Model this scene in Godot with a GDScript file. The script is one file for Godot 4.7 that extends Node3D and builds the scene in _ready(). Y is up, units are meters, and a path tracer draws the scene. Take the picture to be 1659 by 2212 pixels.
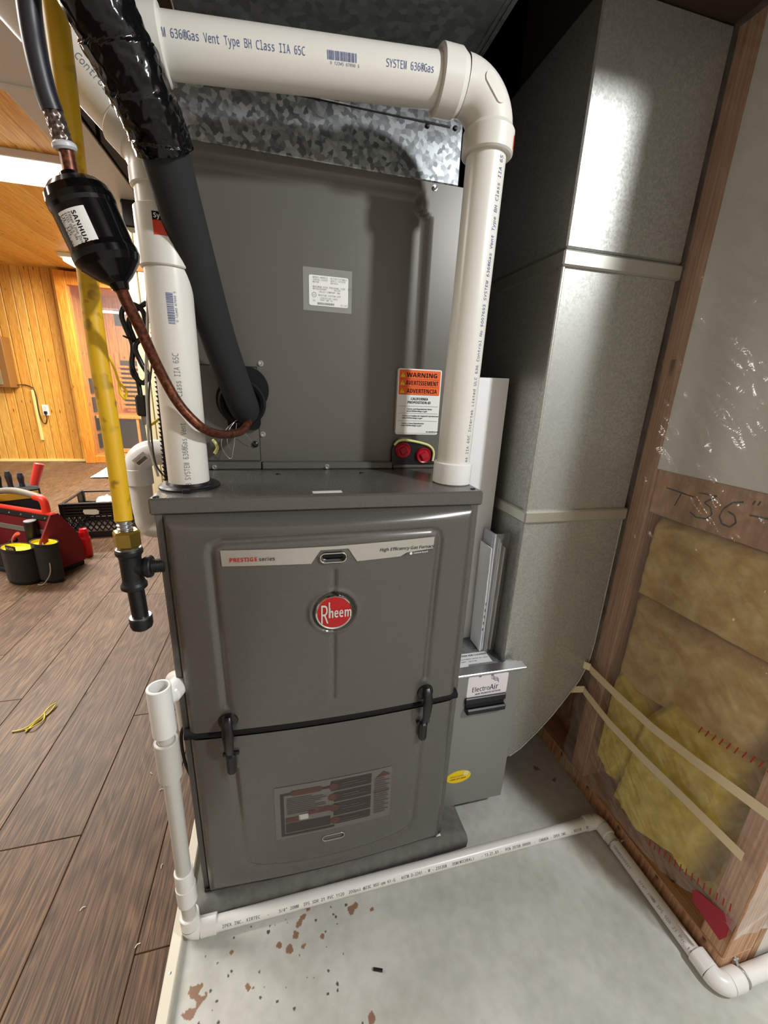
extends Node3D

# ---------------------------------------------------------------- helpers
var used := {}
var origin := {}          # thing -> its base point (all shapes are written in room coordinates)
var tex := {}

func numbered(n: String) -> String:
	if not used.has(n):
		used[n] = 0
		return n
	used[n] += 1
	return "%s_%03d" % [n, used[n]]

func thing(called: String, label: String, category: String, base := Vector3.ZERO, group := "") -> Node3D:
	var o := Node3D.new()
	o.name = numbered(called)
	add_child(o)
	o.position = base
	origin[o] = base
	o.set_meta("label", label)
	o.set_meta("category", category)
	if group:
		o.set_meta("group", group)
	return o

func struct(called: String, label := "", category := "") -> Node3D:
	var o := Node3D.new()
	o.name = called
	add_child(o)
	origin[o] = Vector3.ZERO
	o.set_meta("kind", "structure")
	if label:
		o.set_meta("label", label)
		o.set_meta("category", category)
	return o

# a mesh in room coordinates becomes a part of a thing (or a sub-part of a part)
func part(parent: Node3D, called: String, st: SurfaceTool, m: Material, label := "") -> MeshInstance3D:
	var o := MeshInstance3D.new()
	o.name = called
	o.mesh = st.commit()
	o.material_override = m
	o.cast_shadow = GeometryInstance3D.SHADOW_CASTING_SETTING_ON
	parent.add_child(o, true)
	if origin.has(parent):
		o.position = -origin[parent]
	if label:
		o.set_meta("label", label)
	return o

func S() -> SurfaceTool:
	var st := SurfaceTool.new()
	st.begin(Mesh.PRIMITIVE_TRIANGLES)
	return st

func vert(st: SurfaceTool, p: Vector3, n: Vector3, uv := Vector2.ZERO) -> void:
	st.set_normal(n)
	st.set_uv(uv)
	st.add_vertex(p)

# a, b, c, d anticlockwise seen from the front
func quad(st: SurfaceTool, a: Vector3, b: Vector3, c: Vector3, d: Vector3, ua := Vector2(0, 1), ub := Vector2(1, 1), uc := Vector2(1, 0), ud := Vector2(0, 0)) -> void:
	var n := (b - a).cross(c - a).normalized()
	vert(st, a, n, ua); vert(st, c, n, uc); vert(st, b, n, ub)
	vert(st, a, n, ua); vert(st, d, n, ud); vert(st, c, n, uc)

func tri(st: SurfaceTool, a: Vector3, b: Vector3, c: Vector3) -> void:
	var n := (b - a).cross(c - a).normalized()
	vert(st, a, n); vert(st, c, n, Vector2(0, 1)); vert(st, b, n, Vector2(1, 0))

# box from corner lo to corner hi with chamfered edges; t turns and moves it
func box(st: SurfaceTool, lo: Vector3, hi: Vector3, b := 0.0, t := Transform3D()) -> void:
	var c := (lo + hi) / 2.0
	var h := ((hi - lo) / 2.0).abs()
	b = minf(b, minf(h.x, minf(h.y, h.z)) * 0.9)
	var P := func(sx: float, sy: float, sz: float, ax: int) -> Vector3:
		var v := Vector3(sx * (h.x - b), sy * (h.y - b), sz * (h.z - b))
		v[ax] += [sx, sy, sz][ax] * b
		return t * (c + v)
	for ax in 3:
		var u := (ax + 1) % 3
		var w := (ax + 2) % 3
		for s in [-1.0, 1.0]:
			var q := []
			for k in [[-1.0, -1.0], [1.0, -1.0], [1.0, 1.0], [-1.0, 1.0]]:
				var sg := [0.0, 0.0, 0.0]
				sg[ax] = s
				sg[u] = k[0]
				sg[w] = k[1]
				q.append(P.call(sg[0], sg[1], sg[2], ax))
			# texture runs in metres so that grain keeps its size
			var su := h[u] * 2.0
			var sw := h[w] * 2.0
			var uvs := [Vector2(0, 0), Vector2(su, 0), Vector2(su, sw), Vector2(0, sw)]
			if ax != 2:
				uvs = [Vector2(0, 0), Vector2(0, su), Vector2(sw, su), Vector2(sw, 0)]
			if s > 0:
				quad(st, q[0], q[1], q[2], q[3], uvs[0], uvs[1], uvs[2], uvs[3])
			else:
				quad(st, q[0], q[3], q[2], q[1], uvs[0], uvs[3], uvs[2], uvs[1])
		if b > 0.0:
			for s1 in [-1.0, 1.0]:
				for s2 in [-1.0, 1.0]:
					var a0 := [0.0, 0.0, 0.0]
					var a1 := [0.0, 0.0, 0.0]
					a0[ax] = -1.0; a0[u] = s1; a0[w] = s2
					a1[ax] = 1.0; a1[u] = s1; a1[w] = s2
					var p0: Vector3 = P.call(a0[0], a0[1], a0[2], u)
					var p1: Vector3 = P.call(a1[0], a1[1], a1[2], u)
					var p2: Vector3 = P.call(a1[0], a1[1], a1[2], w)
					var p3: Vector3 = P.call(a0[0], a0[1], a0[2], w)
					if s1 * s2 > 0:
						quad(st, p0, p1, p2, p3)
					else:
						quad(st, p3, p2, p1, p0)
	if b > 0.0:
		for sx in [-1.0, 1.0]:
			for sy in [-1.0, 1.0]:
				for sz in [-1.0, 1.0]:
					var a: Vector3 = P.call(sx, sy, sz, 0)
					var d: Vector3 = P.call(sx, sy, sz, 1)
					var e: Vector3 = P.call(sx, sy, sz, 2)
					if sx * sy * sz > 0:
						tri(st, a, d, e)
					else:
						tri(st, a, e, d)

func axes(a: Vector3, d: Vector3) -> Transform3D:
	var y := d.normalized()
	var x := y.cross(Vector3(0, 0, 1))
	if x.length() < 0.01:
		x = y.cross(Vector3(1, 0, 0))
	x = x.normalized()
	return Transform3D(Basis(x, y, x.cross(y)), a)

# profile of (radius, height) pairs turned around the y axis of t
func lathe(st: SurfaceTool, prof: Array, t: Transform3D, seg := 32, facet := false) -> void:
	for i in prof.size() - 1:
		var p0: Vector2 = prof[i]
		var p1: Vector2 = prof[i + 1]
		if p0.distance_to(p1) < 1e-6:
			continue
		var d := (p1 - p0).normalized()
		var n2 := Vector2(d.y, -d.x)
		for k in seg:
			var a0 := TAU * k / seg
			var a1 := TAU * (k + 1) / seg
			var c0 := Vector3(cos(a0), 0, -sin(a0))
			var c1 := Vector3(cos(a1), 0, -sin(a1))
			var up := Vector3.UP
			var n0 := (t.basis * (c0 * n2.x + up * n2.y)).normalized()
			var n1 := (t.basis * (c1 * n2.x + up * n2.y)).normalized()
			if facet:
				n0 = (n0 + n1).normalized()
				n1 = n0
			var A := t * (c0 * p0.x + up * p0.y)
			var B := t * (c1 * p0.x + up * p0.y)
			var C := t * (c1 * p1.x + up * p1.y)
			var D := t * (c0 * p1.x + up * p1.y)
			var u0 := float(k) / seg
			var u1 := float(k + 1) / seg
			if p1.x > 1e-6:
				vert(st, A, n0, Vector2(u0, p0.y)); vert(st, C, n1, Vector2(u1, p1.y)); vert(st, B, n1, Vector2(u1, p0.y))
				if p0.x > 1e-6:
					pass
				vert(st, A, n0, Vector2(u0, p0.y)); vert(st, D, n0, Vector2(u0, p1.y)); vert(st, C, n1, Vector2(u1, p1.y))
			else:
				vert(st, A, n0, Vector2(u0, p0.y)); vert(st, C, n1, Vector2(u1, p1.y)); vert(st, B, n1, Vector2(u1, p0.y))

# solid round bar from a to b with chamfered ends
func rod(st: SurfaceTool, a: Vector3, b: Vector3, r: float, seg := 32, ch := 0.0, r2 := -1.0) -> void:
	if r2 < 0.0:
		r2 = r
	var L := a.distance_to(b)
	lathe(st, [Vector2(0, 0), Vector2(r - ch, 0), Vector2(r, ch), Vector2(r2, L - ch), Vector2(r2 - ch, L), Vector2(0, L)], axes(a, b - a), seg)

# a pipe end or socket: hollow ring from a to b
func ring(st: SurfaceTool, a: Vector3, b: Vector3, r: float, ri: float, seg := 32, ch := 0.001) -> void:
	var L := a.distance_to(b)
	lathe(st, [Vector2(ri, 0), Vector2(r - ch, 0), Vector2(r, ch), Vector2(r, L - ch), Vector2(r - ch, L), Vector2(ri, L), Vector2(ri, 0)], axes(a, b - a), seg)

func smooth_path(p: Array, n := 8) -> PackedVector3Array:
	var o := PackedVector3Array()
	for i in p.size() - 1:
		var p0: Vector3 = p[maxi(i - 1, 0)]
		var p1: Vector3 = p[i]
		var p2: Vector3 = p[i + 1]
		var p3: Vector3 = p[mini(i + 2, p.size() - 1)]
		for k in n:
			var t := float(k) / n
			o.append(0.5 * (2.0 * p1 + (p2 - p0) * t + (2.0 * p0 - 5.0 * p1 + 4.0 * p2 - p3) * t * t + (3.0 * p1 - p0 - 3.0 * p2 + p3) * t * t * t))
	o.append(p[p.size() - 1])
	return o

# round tube along a path; rf(length fraction, angle) may change the radius
func tube(st: SurfaceTool, path: PackedVector3Array, r: float, seg := 16, caps := true, rf: Variant = null) -> void:
	var n := path.size()
	var rings := []
	var norms := []
	var d0 := (path[1] - path[0]).normalized()
	var x := d0.cross(Vector3(0, 0, 1))
	if x.length() < 0.05:
		x = d0.cross(Vector3(1, 0, 0))
	x = x.normalized()
	var lens := [0.0]
	for i in range(1, n):
		lens.append(lens[i - 1] + path[i].distance_to(path[i - 1]))
	for i in n:
		var d := (path[mini(i + 1, n - 1)] - path[maxi(i - 1, 0)]).normalized()
		x = (x - d * x.dot(d)).normalized()
		var y := d.cross(x)
		var row := PackedVector3Array()
		var nr := PackedVector3Array()
		for k in seg + 1:
			var a := TAU * k / seg
			var c := x * cos(a) + y * sin(a)
			var rr := r
			if rf != null:
				rr = rf.call(lens[i], a)
			row.append(path[i] + c * rr)
			nr.append(c)
		rings.append(row)
		norms.append(nr)
	if rf != null:
		for i in n:
			for k in seg + 1:
				var du: Vector3 = rings[i][(k + 1) if k < seg else 1] - rings[i][(k - 1) if k > 0 else seg - 1]
				var dv: Vector3 = rings[mini(i + 1, n - 1)][k] - rings[maxi(i - 1, 0)][k]
				var nn := du.cross(dv).normalized()
				if nn.dot(norms[i][k]) < 0:
					nn = -nn
				norms[i][k] = nn
	for i in n - 1:
		for k in seg:
			var u0 := float(k) / seg
			var u1 := float(k + 1) / seg
			vert(st, rings[i][k], norms[i][k], Vector2(u0, lens[i])); vert(st, rings[i + 1][k + 1], norms[i + 1][k + 1], Vector2(u1, lens[i + 1])); vert(st, rings[i][k + 1], norms[i][k + 1], Vector2(u1, lens[i]))
			vert(st, rings[i][k], norms[i][k], Vector2(u0, lens[i])); vert(st, rings[i + 1][k], norms[i + 1][k], Vector2(u0, lens[i + 1])); vert(st, rings[i + 1][k + 1], norms[i + 1][k + 1], Vector2(u1, lens[i + 1]))
	if caps:
		for e in [0, n - 1]:
			for k in seg:
				if e == 0:
					tri(st, path[e], rings[e][k + 1], rings[e][k])
				else:
					tri(st, path[e], rings[e][k], rings[e][k + 1])

func arc(c: Vector3, from: Vector3, to: Vector3, steps := 12) -> PackedVector3Array:
	var o := PackedVector3Array()
	var r := from.length()
	for i in steps + 1:
		o.append(c + from.normalized().slerp(to.normalized(), float(i) / steps) * r)
	return o

# surface over a grid; f(u, v) gives the point; seen from the side where u runs right and v runs up
func grid(st: SurfaceTool, nu: int, nv: int, f: Callable, uvs := Vector2.ONE) -> void:
	var P := []
	for j in nv + 1:
		var row := PackedVector3Array()
		for i in nu + 1:
			row.append(f.call(float(i) / nu, float(j) / nv))
		P.append(row)
	var N := []
	for j in nv + 1:
		var row := PackedVector3Array()
		for i in nu + 1:
			var du: Vector3 = P[j][mini(i + 1, nu)] - P[j][maxi(i - 1, 0)]
			var dv: Vector3 = P[mini(j + 1, nv)][i] - P[maxi(j - 1, 0)][i]
			row.append(du.cross(dv).normalized())
		N.append(row)
	for j in nv:
		for i in nu:
			var a := Vector2(float(i) / nu, float(j) / nv) * uvs
			var c := Vector2(float(i + 1) / nu, float(j + 1) / nv) * uvs
			vert(st, P[j][i], N[j][i], a); vert(st, P[j + 1][i + 1], N[j + 1][i + 1], c); vert(st, P[j][i + 1], N[j][i + 1], Vector2(c.x, a.y))
			vert(st, P[j][i], N[j][i], a); vert(st, P[j + 1][i], N[j + 1][i], Vector2(a.x, c.y)); vert(st, P[j + 1][i + 1], N[j + 1][i + 1], c)

# flat outline (anticlockwise, in the x-y plane of t) given thickness along z of t
func slab(st: SurfaceTool, poly: PackedVector2Array, z0: float, z1: float, t := Transform3D()) -> void:
	if Geometry2D.is_polygon_clockwise(poly) == false:
		pass
	var area := 0.0
	for i in poly.size():
		area += poly[i].cross(poly[(i + 1) % poly.size()])
	if area < 0:
		poly.reverse()
	var ix := Geometry2D.triangulate_polygon(poly)
	var nz := (t.basis * Vector3(0, 0, 1)).normalized()
	for i in range(0, ix.size(), 3):
		var a := poly[ix[i]]
		var b := poly[ix[i + 1]]
		var c := poly[ix[i + 2]]
		if (b - a).cross(c - a) < 0:
			var w := b
			b = c
			c = w
		for s in 2:
			var z := z1 if s == 0 else z0
			var n := nz if s == 0 else -nz
			var q := [a, c, b] if s == 0 else [a, b, c]
			for v in q:
				vert(st, t * Vector3(v.x, v.y, z), n, v)
	for i in poly.size():
		var a := poly[i]
		var b := poly[(i + 1) % poly.size()]
		quad(st, t * Vector3(a.x, a.y, z0), t * Vector3(b.x, b.y, z0), t * Vector3(b.x, b.y, z1), t * Vector3(a.x, a.y, z1))

func rrect(x0: float, y0: float, x1: float, y1: float, r: float, n := 6) -> PackedVector2Array:
	var o := PackedVector2Array()
	for k in [[x1 - r, y0 + r, -PI / 2], [x1 - r, y1 - r, 0.0], [x0 + r, y1 - r, PI / 2], [x0 + r, y0 + r, PI]]:
		for i in n + 1:
			var a: float = k[2] + PI / 2 * i / n
			o.append(Vector2(k[0] + cos(a) * r, k[1] + sin(a) * r))
	return o

func disc(cx: float, cy: float, rx: float, ry: float, n := 32) -> PackedVector2Array:
	var o := PackedVector2Array()
	for i in n:
		o.append(Vector2(cx + cos(TAU * i / n) * rx, cy + sin(TAU * i / n) * ry))
	return o

# flat lettering; t maps text (x along, y up, z out) to the room; bend > 0 wraps it round a pipe whose axis is t's x axis
var fonts := {}
func text(st: SurfaceTool, s: String, h: float, t: Transform3D, bend := 0.0, face := "Droid Sans", bold := false, stretch := 1.0, align := 0, slant := 0.0, drape: Variant = null) -> float:
	var key := face + str(bold)
	if not fonts.has(key):
		var f := SystemFont.new()
		f.font_names = PackedStringArray([face])
		f.font_weight = 700 if bold else 400
		fonts[key] = f
	var tm := TextMesh.new()
	tm.font = fonts[key]
	tm.font_size = 40
	tm.pixel_size = h / 28.6
	tm.depth = 0.0
	tm.curve_step = 1.5
	tm.text = s
	tm.horizontal_alignment = [HORIZONTAL_ALIGNMENT_LEFT, HORIZONTAL_ALIGNMENT_CENTER, HORIZONTAL_ALIGNMENT_RIGHT][align]
	var ar := tm.get_mesh_arrays()
	var v: PackedVector3Array = ar[Mesh.ARRAY_VERTEX]
	var ix: PackedInt32Array = ar[Mesh.ARRAY_INDEX] if ar[Mesh.ARRAY_INDEX] != null else PackedInt32Array(range(v.size()))
	var maxx := 0.0
	var base: float = (fonts[key].get_ascent(40) - fonts[key].get_descent(40)) / 2.0 * tm.pixel_size
	for i in ix:
		var p := v[i]
		p.y += base - (h / 2.0 if bend > 0.0 else 0.0)
		maxx = maxf(maxx, p.x)
		p.x = p.x * stretch + p.y * slant
		var q: Vector3
		var n := t.basis.z.normalized()
		if bend > 0.0:
			var a := p.y / bend
			q = t * Vector3(p.x, bend * sin(a), bend * cos(a))
			n = (t.basis * Vector3(0, sin(a), cos(a))).normalized()
		else:
			q = t * Vector3(p.x, p.y, 0.0)
		if drape != null:
			q.z = drape.call(q.x) + 0.0014
		vert(st, q, n)
	return maxx * stretch

func frame(o: Vector3, x: Vector3, y: Vector3) -> Transform3D:
	return Transform3D(Basis(x.normalized(), y.normalized(), x.cross(y).normalized()), o)

# ---------------------------------------------------------------- materials
func mat(c: Color, rough := 0.5, metal := 0.0, spec := 0.5) -> StandardMaterial3D:
	var m := StandardMaterial3D.new()
	m.albedo_color = c
	m.roughness = rough
	m.metallic = metal
	m.metallic_specular = spec
	return m

func noise(freq: float, seed_: int, type := FastNoiseLite.TYPE_SIMPLEX_SMOOTH, oct := 4) -> FastNoiseLite:
	var n := FastNoiseLite.new()
	n.seed = seed_
	n.frequency = freq
	n.noise_type = type
	n.fractal_type = FastNoiseLite.FRACTAL_FBM if oct > 1 else FastNoiseLite.FRACTAL_NONE
	n.fractal_octaves = oct
	return n

func picture(w: int, h: int, f: Callable) -> ImageTexture:
	var im := Image.create(w, h, false, Image.FORMAT_RGB8)
	for y in h:
		for x in w:
			im.set_pixel(x, y, f.call(x, y))
	return ImageTexture.create_from_image(im)

func noise_tex(n: FastNoiseLite, size: int, c0: Color, c1: Color, lo := 0.0, hi := 1.0) -> NoiseTexture2D:
	var t := NoiseTexture2D.new()
	t.width = size
	t.height = size
	t.seamless = true
	t.noise = n
	var g := Gradient.new()
	g.offsets = PackedFloat32Array([lo, hi])
	g.colors = PackedColorArray([c0, c1])
	t.color_ramp = g
	return t

func spangle(base: Color, amount: float, freq: float, seed_: int, rough: float, metal: float, size := 512) -> StandardMaterial3D:
	var n := noise(freq, seed_, FastNoiseLite.TYPE_CELLULAR, 1)
	n.cellular_return_type = FastNoiseLite.RETURN_CELL_VALUE
	n.cellular_jitter = 1.0
	n.domain_warp_enabled = true
	n.domain_warp_amplitude = 12.0
	n.domain_warp_frequency = 0.03
	var m := mat(Color.WHITE, rough, metal)
	m.albedo_texture = noise_tex(n, size, base.darkened(amount), base.lightened(amount * 0.6), 0.1, 0.9)
	m.roughness_texture = noise_tex(n, size, Color(1, 1, 1), Color(0.75, 0.75, 0.75), 0.1, 0.9)
	m.uv1_triplanar = true
	m.uv1_world_triplanar = true
	m.uv1_scale = Vector3(3, 3, 3)
	return m

# long grain running along v; knots where asked
func wood(w: int, h: int, dark: Color, light: Color, seed_: int, knots := 0, fine := 0.09, stretchy := 0.035) -> ImageTexture:
	var a := noise(1.0, seed_)
	var b := noise(1.0, seed_ + 7, FastNoiseLite.TYPE_SIMPLEX_SMOOTH, 2)
	var rng := RandomNumberGenerator.new()
	rng.seed = seed_
	var ks := []
	for i in knots:
		ks.append(Vector3(rng.randf() * w, rng.randf() * h, rng.randf_range(4.0, 8.0)))
	return picture(w, h, func(x: int, y: int) -> Color:
		var px := float(x)
		var dk := 0.0
		for k in ks:
			var dx: float = x - k.x
			var dy: float = (y - k.y) * 0.6
			var d: float = sqrt(dx * dx + dy * dy) / k.z
			px += dx * exp(-d * d * 0.35) * 1.4
			dk = maxf(dk, clampf(1.5 - d, 0.0, 1.0))
		var g := a.get_noise_2d(px * fine, y * fine * stretchy) * 0.75
		var ringv := sin((px * 0.06 + b.get_noise_2d(px * 0.012, y * 0.0022) * 6.0) * 3.0) * 0.5 + 0.5
		var f := a.get_noise_2d(px * fine * 6.0 + 90.0, y * fine * 0.1) * 0.35
		var t := clampf(0.5 + g + (ringv - 0.5) * 0.35 + f, 0.0, 1.0)
		var c := dark.lerp(light, t)
		return c.lerp(dark * Color(0.45, 0.38, 0.32), dk * 0.85))

var M := {}

func materials() -> void:
	M.furnace = mat(Color("605e5a"), 0.3, 0.25, 0.55)
	var fn := noise(0.35, 5, FastNoiseLite.TYPE_SIMPLEX, 2)
	M.furnace.roughness_texture = noise_tex(fn, 256, Color(0.85, 0.85, 0.85), Color(1, 1, 1))
	M.furnace.uv1_triplanar = true
	M.furnace.uv1_world_triplanar = true
	M.furnace.uv1_scale = Vector3(6, 6, 6)
	M.coil = mat(Color("605e58"), 0.38, 0.2, 0.5)
	M.cleaner = mat(Color("8f918d"), 0.45, 0.35)
	M.pvc = mat(Color("dddad2"), 0.32)
	M.pvc_white = mat(Color("e9e9e6"), 0.3)
	M.pvc_grey = mat(Color("c9c7c1"), 0.4)
	M.ink = mat(Color("5c6a94"), 0.8, 0.0, 0.2)
	M.ink_grey = mat(Color("7e8288"), 0.8, 0.0, 0.2)
	M.black_ink = mat(Color("1d1d1f"), 0.7, 0.0, 0.2)
	M.black = mat(Color("121213"), 0.35)
	M.black_gloss = mat(Color("08080a"), 0.14, 0.0, 0.42)
	M.rubber = mat(Color("1b1b1c"), 0.75, 0.0, 0.3)
	M.foam = mat(Color("2d2e2f"), 0.7, 0.0, 0.3)
	M.copper = mat(Color("85513b"), 0.42, 0.55)
	var cn := noise(0.05, 21)
	M.copper.albedo_texture = noise_tex(cn, 256, Color(0.45, 0.4, 0.38), Color(1, 0.95, 0.9), 0.2, 0.8)
	M.copper.uv1_triplanar = true
	M.copper.uv1_world_triplanar = true
	M.copper.uv1_scale = Vector3(10, 10, 10)
	M.yellow_tube = mat(Color("dcae10"), 0.5)
	var yn := noise(0.02, 33)
	M.yellow_tube.albedo_texture = noise_tex(yn, 256, Color(0.6, 0.55, 0.48), Color(1, 1, 1), 0.10, 0.24)
	M.yellow_tube.uv1_triplanar = true
	M.yellow_tube.uv1_world_triplanar = true
	M.yellow_tube.uv1_scale = Vector3(4, 4, 4)
	M.brass = mat(Color("b59a4a"), 0.3, 0.9)
	M.steel = mat(Color("b9babb"), 0.28, 0.9)
	M.iron = mat(Color("1e1f21"), 0.45, 0.3)
	M.galv = spangle(Color("a9aeb1"), 0.16, 0.055, 3, 0.42, 0.75)
	M.plenum = spangle(Color("b4babd"), 0.42, 0.085, 11, 0.4, 0.72)
	M.duct = spangle(Color("b8b9b3"), 0.10, 0.2, 17, 0.5, 0.6)
	M.trunk = spangle(Color("7f8384"), 0.14, 0.06, 23, 0.5, 0.6)
	M.bright_duct = mat(Color("f1f1ef"), 0.5)
	M.cleat = mat(Color("c3c3b9"), 0.35, 0.7)
	M.white_sticker = mat(Color("efefec"), 0.45)
	M.orange = mat(Color("f0610f"), 0.5)
	M.yellow_sticker = mat(Color("f2d211"), 0.45)
	M.red = mat(Color("b3121c"), 0.3)
	M.red_plug = mat(Color("b00a24"), 0.35)
	M.silver = mat(Color("c6c4be"), 0.3, 0.7)
	M.chrome = mat(Color("d8d8d8"), 0.12, 1.0)
	M.grey_print = mat(Color("86888a"), 0.7)
	M.clear_tape = mat(Color(0.85, 0.86, 0.84, 0.14), 0.18)
	M.clear_tape.transparency = BaseMaterial3D.TRANSPARENCY_ALPHA
	M.film = mat(Color(0.95, 0.94, 0.92, 0.11), 0.12, 0.0, 0.8)
	M.film.transparency = BaseMaterial3D.TRANSPARENCY_ALPHA
	M.glass = mat(Color(0.8, 0.8, 0.8, 0.04), 0.02)
	M.glass.transparency = BaseMaterial3D.TRANSPARENCY_ALPHA
	M.paper = mat(Color("e8e8e6"), 0.8)
	M.kraft = mat(Color("a88a68"), 0.8)
	M.masking = mat(Color("ead9b2"), 0.75)

	# concrete: grey paint with wear, brown bare spots and dark flecks
	var c1 := noise(0.006, 41)
	var c2 := noise(0.05, 42)
	var c3 := noise(0.03, 43)
	var rng := RandomNumberGenerator.new()
	rng.seed = 4
	var spots := []      # x, z in metres, radius, dark fleck or brown
	for s in [[0.19, 0.075, 0.012], [0.185, 0.09, 0.009], [0.20, 0.065, 0.007], [0.30, 0.075, 0.010], [0.31, 0.07, 0.008], [0.345, 0.085, 0.006], [0.15, 0.10, 0.008], [0.17, 0.11, 0.009], [0.195, 0.112, 0.009], [0.095, 0.15, 0.011], [0.0, 0.13, 0.016], [0.012, 0.145, 0.014], [-0.005, 0.16, 0.014], [0.31, 0.24, 0.012], [0.004, 0.20, 0.012], [0.06, 0.09, 0.006], [0.235, 0.105, 0.006], [0.21, 0.05, 0.008], [0.9, -0.14, 0.012], [0.93, -0.1, 0.01], [0.005, 0.25, 0.012]]:
		spots.append([s[0], s[1], s[2], 1.0])
	for i in 40:
		spots.append([rng.randf_range(-0.02, 0.30), rng.randf_range(0.05, 0.2), rng.randf_range(0.0012, 0.004), 0.0])
	for i in 60:
		spots.append([rng.randf_range(0.0, 1.3), rng.randf_range(-0.5, 0.9), rng.randf_range(0.0010, 0.003), 0.0])
	var TW := 1024
	var base := Color("c9cac4")
	var im := Image.create(TW, TW, false, Image.FORMAT_RGB8)
	for y in TW:
		for x in TW:
			var t := c1.get_noise_2d(x, y) * 0.5 + c2.get_noise_2d(x, y) * 0.25
			im.set_pixel(x, y, base.lerp(Color("a2a399"), clampf(0.25 + t, 0.0, 1.0)))
	var px := TW / 1.6    # the picture covers 1.6 m: x from -0.2, z from -0.6
	for s in spots:
		var cx: float = (s[0] + 0.2) * px
		var cz: float = (s[1] + 0.6) * px
		var r: float = s[2] * px * (0.6 if s[3] > 0.5 else 0.55)
		for y in range(maxi(0, int(cz - r * 2)), mini(TW, int(cz + r * 2) + 1)):
			for x in range(maxi(0, int(cx - r * 2)), mini(TW, int(cx + r * 2) + 1)):
				var d := Vector2(x - cx, y - cz).length() / r + c3.get_noise_2d(x * 2.2, y * 2.2) * 1.1
				if d < 1.0:
					im.set_pixel(x, y, Color("8a6a55") if s[3] > 0.5 else Color("4d4a44"))
	M.concrete = mat(Color.WHITE, 0.55)
	M.concrete.albedo_texture = ImageTexture.create_from_image(im)
	M.concrete.roughness_texture = noise_tex(c2, 256, Color(0.8, 0.8, 0.8), Color(1, 1, 1))

	# woods
	M.laminate = []
	for i in 3:
		var m := mat([Color(0.92, 0.92, 0.92), Color(0.84, 0.82, 0.82), Color(0.88, 0.85, 0.81)][i], 0.47, 0.0, 0.38)
		m.albedo_texture = wood(256, 1024, Color("463426"), Color("927458"), 100 + i, 1 if i == 1 else 0, 0.16)
		m.uv1_scale = Vector3(1.0 / 0.195, 1.0 / 1.25, 1)
		M.laminate.append(m)
	M.pine = []
	for i in 3:
		var m := mat([Color(1, 1, 1), Color(1, 0.95, 0.86), Color(0.95, 0.9, 0.82)][i], 0.45)
		m.albedo_texture = wood(128, 1024, Color("c98a34"), Color("f6ca6c"), 200 + i, 2, 0.1)
		m.uv1_scale = Vector3(1.0 / 0.09, 1.0 / 1.6, 1)
		M.pine.append(m)
	M.trim_pine = mat(Color("f0c890"), 0.5)
	M.trim_pine.albedo_texture = M.pine[0].albedo_texture
	M.trim_pine.uv1_scale = Vector3(8, 0.6, 1)
	M.sauna = mat(Color("f6e0c0"), 0.55)
	M.sauna.albedo_texture = M.pine[1].albedo_texture
	M.sauna.uv1_scale = Vector3(6, 0.6, 1)
	M.stud = mat(Color.WHITE, 0.7)
	M.stud.albedo_texture = wood(128, 512, Color("a87a58"), Color("d2aa88"), 300, 3, 0.14)
	M.stud.uv1_scale = Vector3(9, 0.9, 1)
	M.sheathing = mat(Color.WHITE, 0.8)
	M.sheathing.albedo_texture = wood(256, 256, Color("9c7658"), Color("c69e7c"), 310, 2, 0.05, 0.3)
	M.sheathing.uv1_scale = Vector3(3, 3, 1)
	M.blocking = mat(Color.WHITE, 0.75)
	M.blocking.albedo_texture = wood(128, 512, Color("a07a58"), Color("c6a07c"), 320, 2, 0.1)
	M.blocking.uv1_scale = Vector3(3, 3, 1)
	M.dark_joist = mat(Color("3d2e22"), 0.85)
	M.cream = mat(Color("e6d8ae"), 0.6)
	M.drywall = mat(Color("dcd8cf"), 0.9)
	var inn := noise(0.007, 51, FastNoiseLite.TYPE_SIMPLEX_SMOOTH, 5)
	M.batt_old = mat(Color.WHITE, 0.95, 0.0, 0.1)
	M.batt_old.albedo_texture = noise_tex(inn, 512, Color("b8934e"), Color("e0c88c"), 0.1, 0.9)
	M.batt_new = mat(Color.WHITE, 0.95, 0.0, 0.1)
	M.batt_new.albedo_texture = noise_tex(noise(0.008, 52, FastNoiseLite.TYPE_SIMPLEX_SMOOTH, 5), 512, Color("d0b030"), Color("f2e07c"), 0.1, 0.9)
	for k in ["batt_old", "batt_new"]:
		M[k].uv1_triplanar = true
		M[k].uv1_world_triplanar = true
		M[k].uv1_scale = Vector3(5, 5, 5)
	M.wrap = mat(Color("e4e4e0"), 0.7)
	M.pad = mat(Color.WHITE, 0.8)
	M.pad.albedo_texture = noise_tex(noise(0.03, 61), 256, Color("5a5a56"), Color("6f6f6a"), 0.1, 0.9)
	M.pad.uv1_triplanar = true
	M.pad.uv1_world_triplanar = true
	M.pad.uv1_scale = Vector3(5, 5, 5)

# ---------------------------------------------------------------- scene
func _ready() -> void:
	camera_and_light()
	materials()
	setting()
	insulated_wall()
	furnace()
	coil()
	ducts()
	air_cleaner()
	vent_pipes()
	lines()
	gas_line()
	drain()
	back_room()
	tools()
	small_things()

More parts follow.
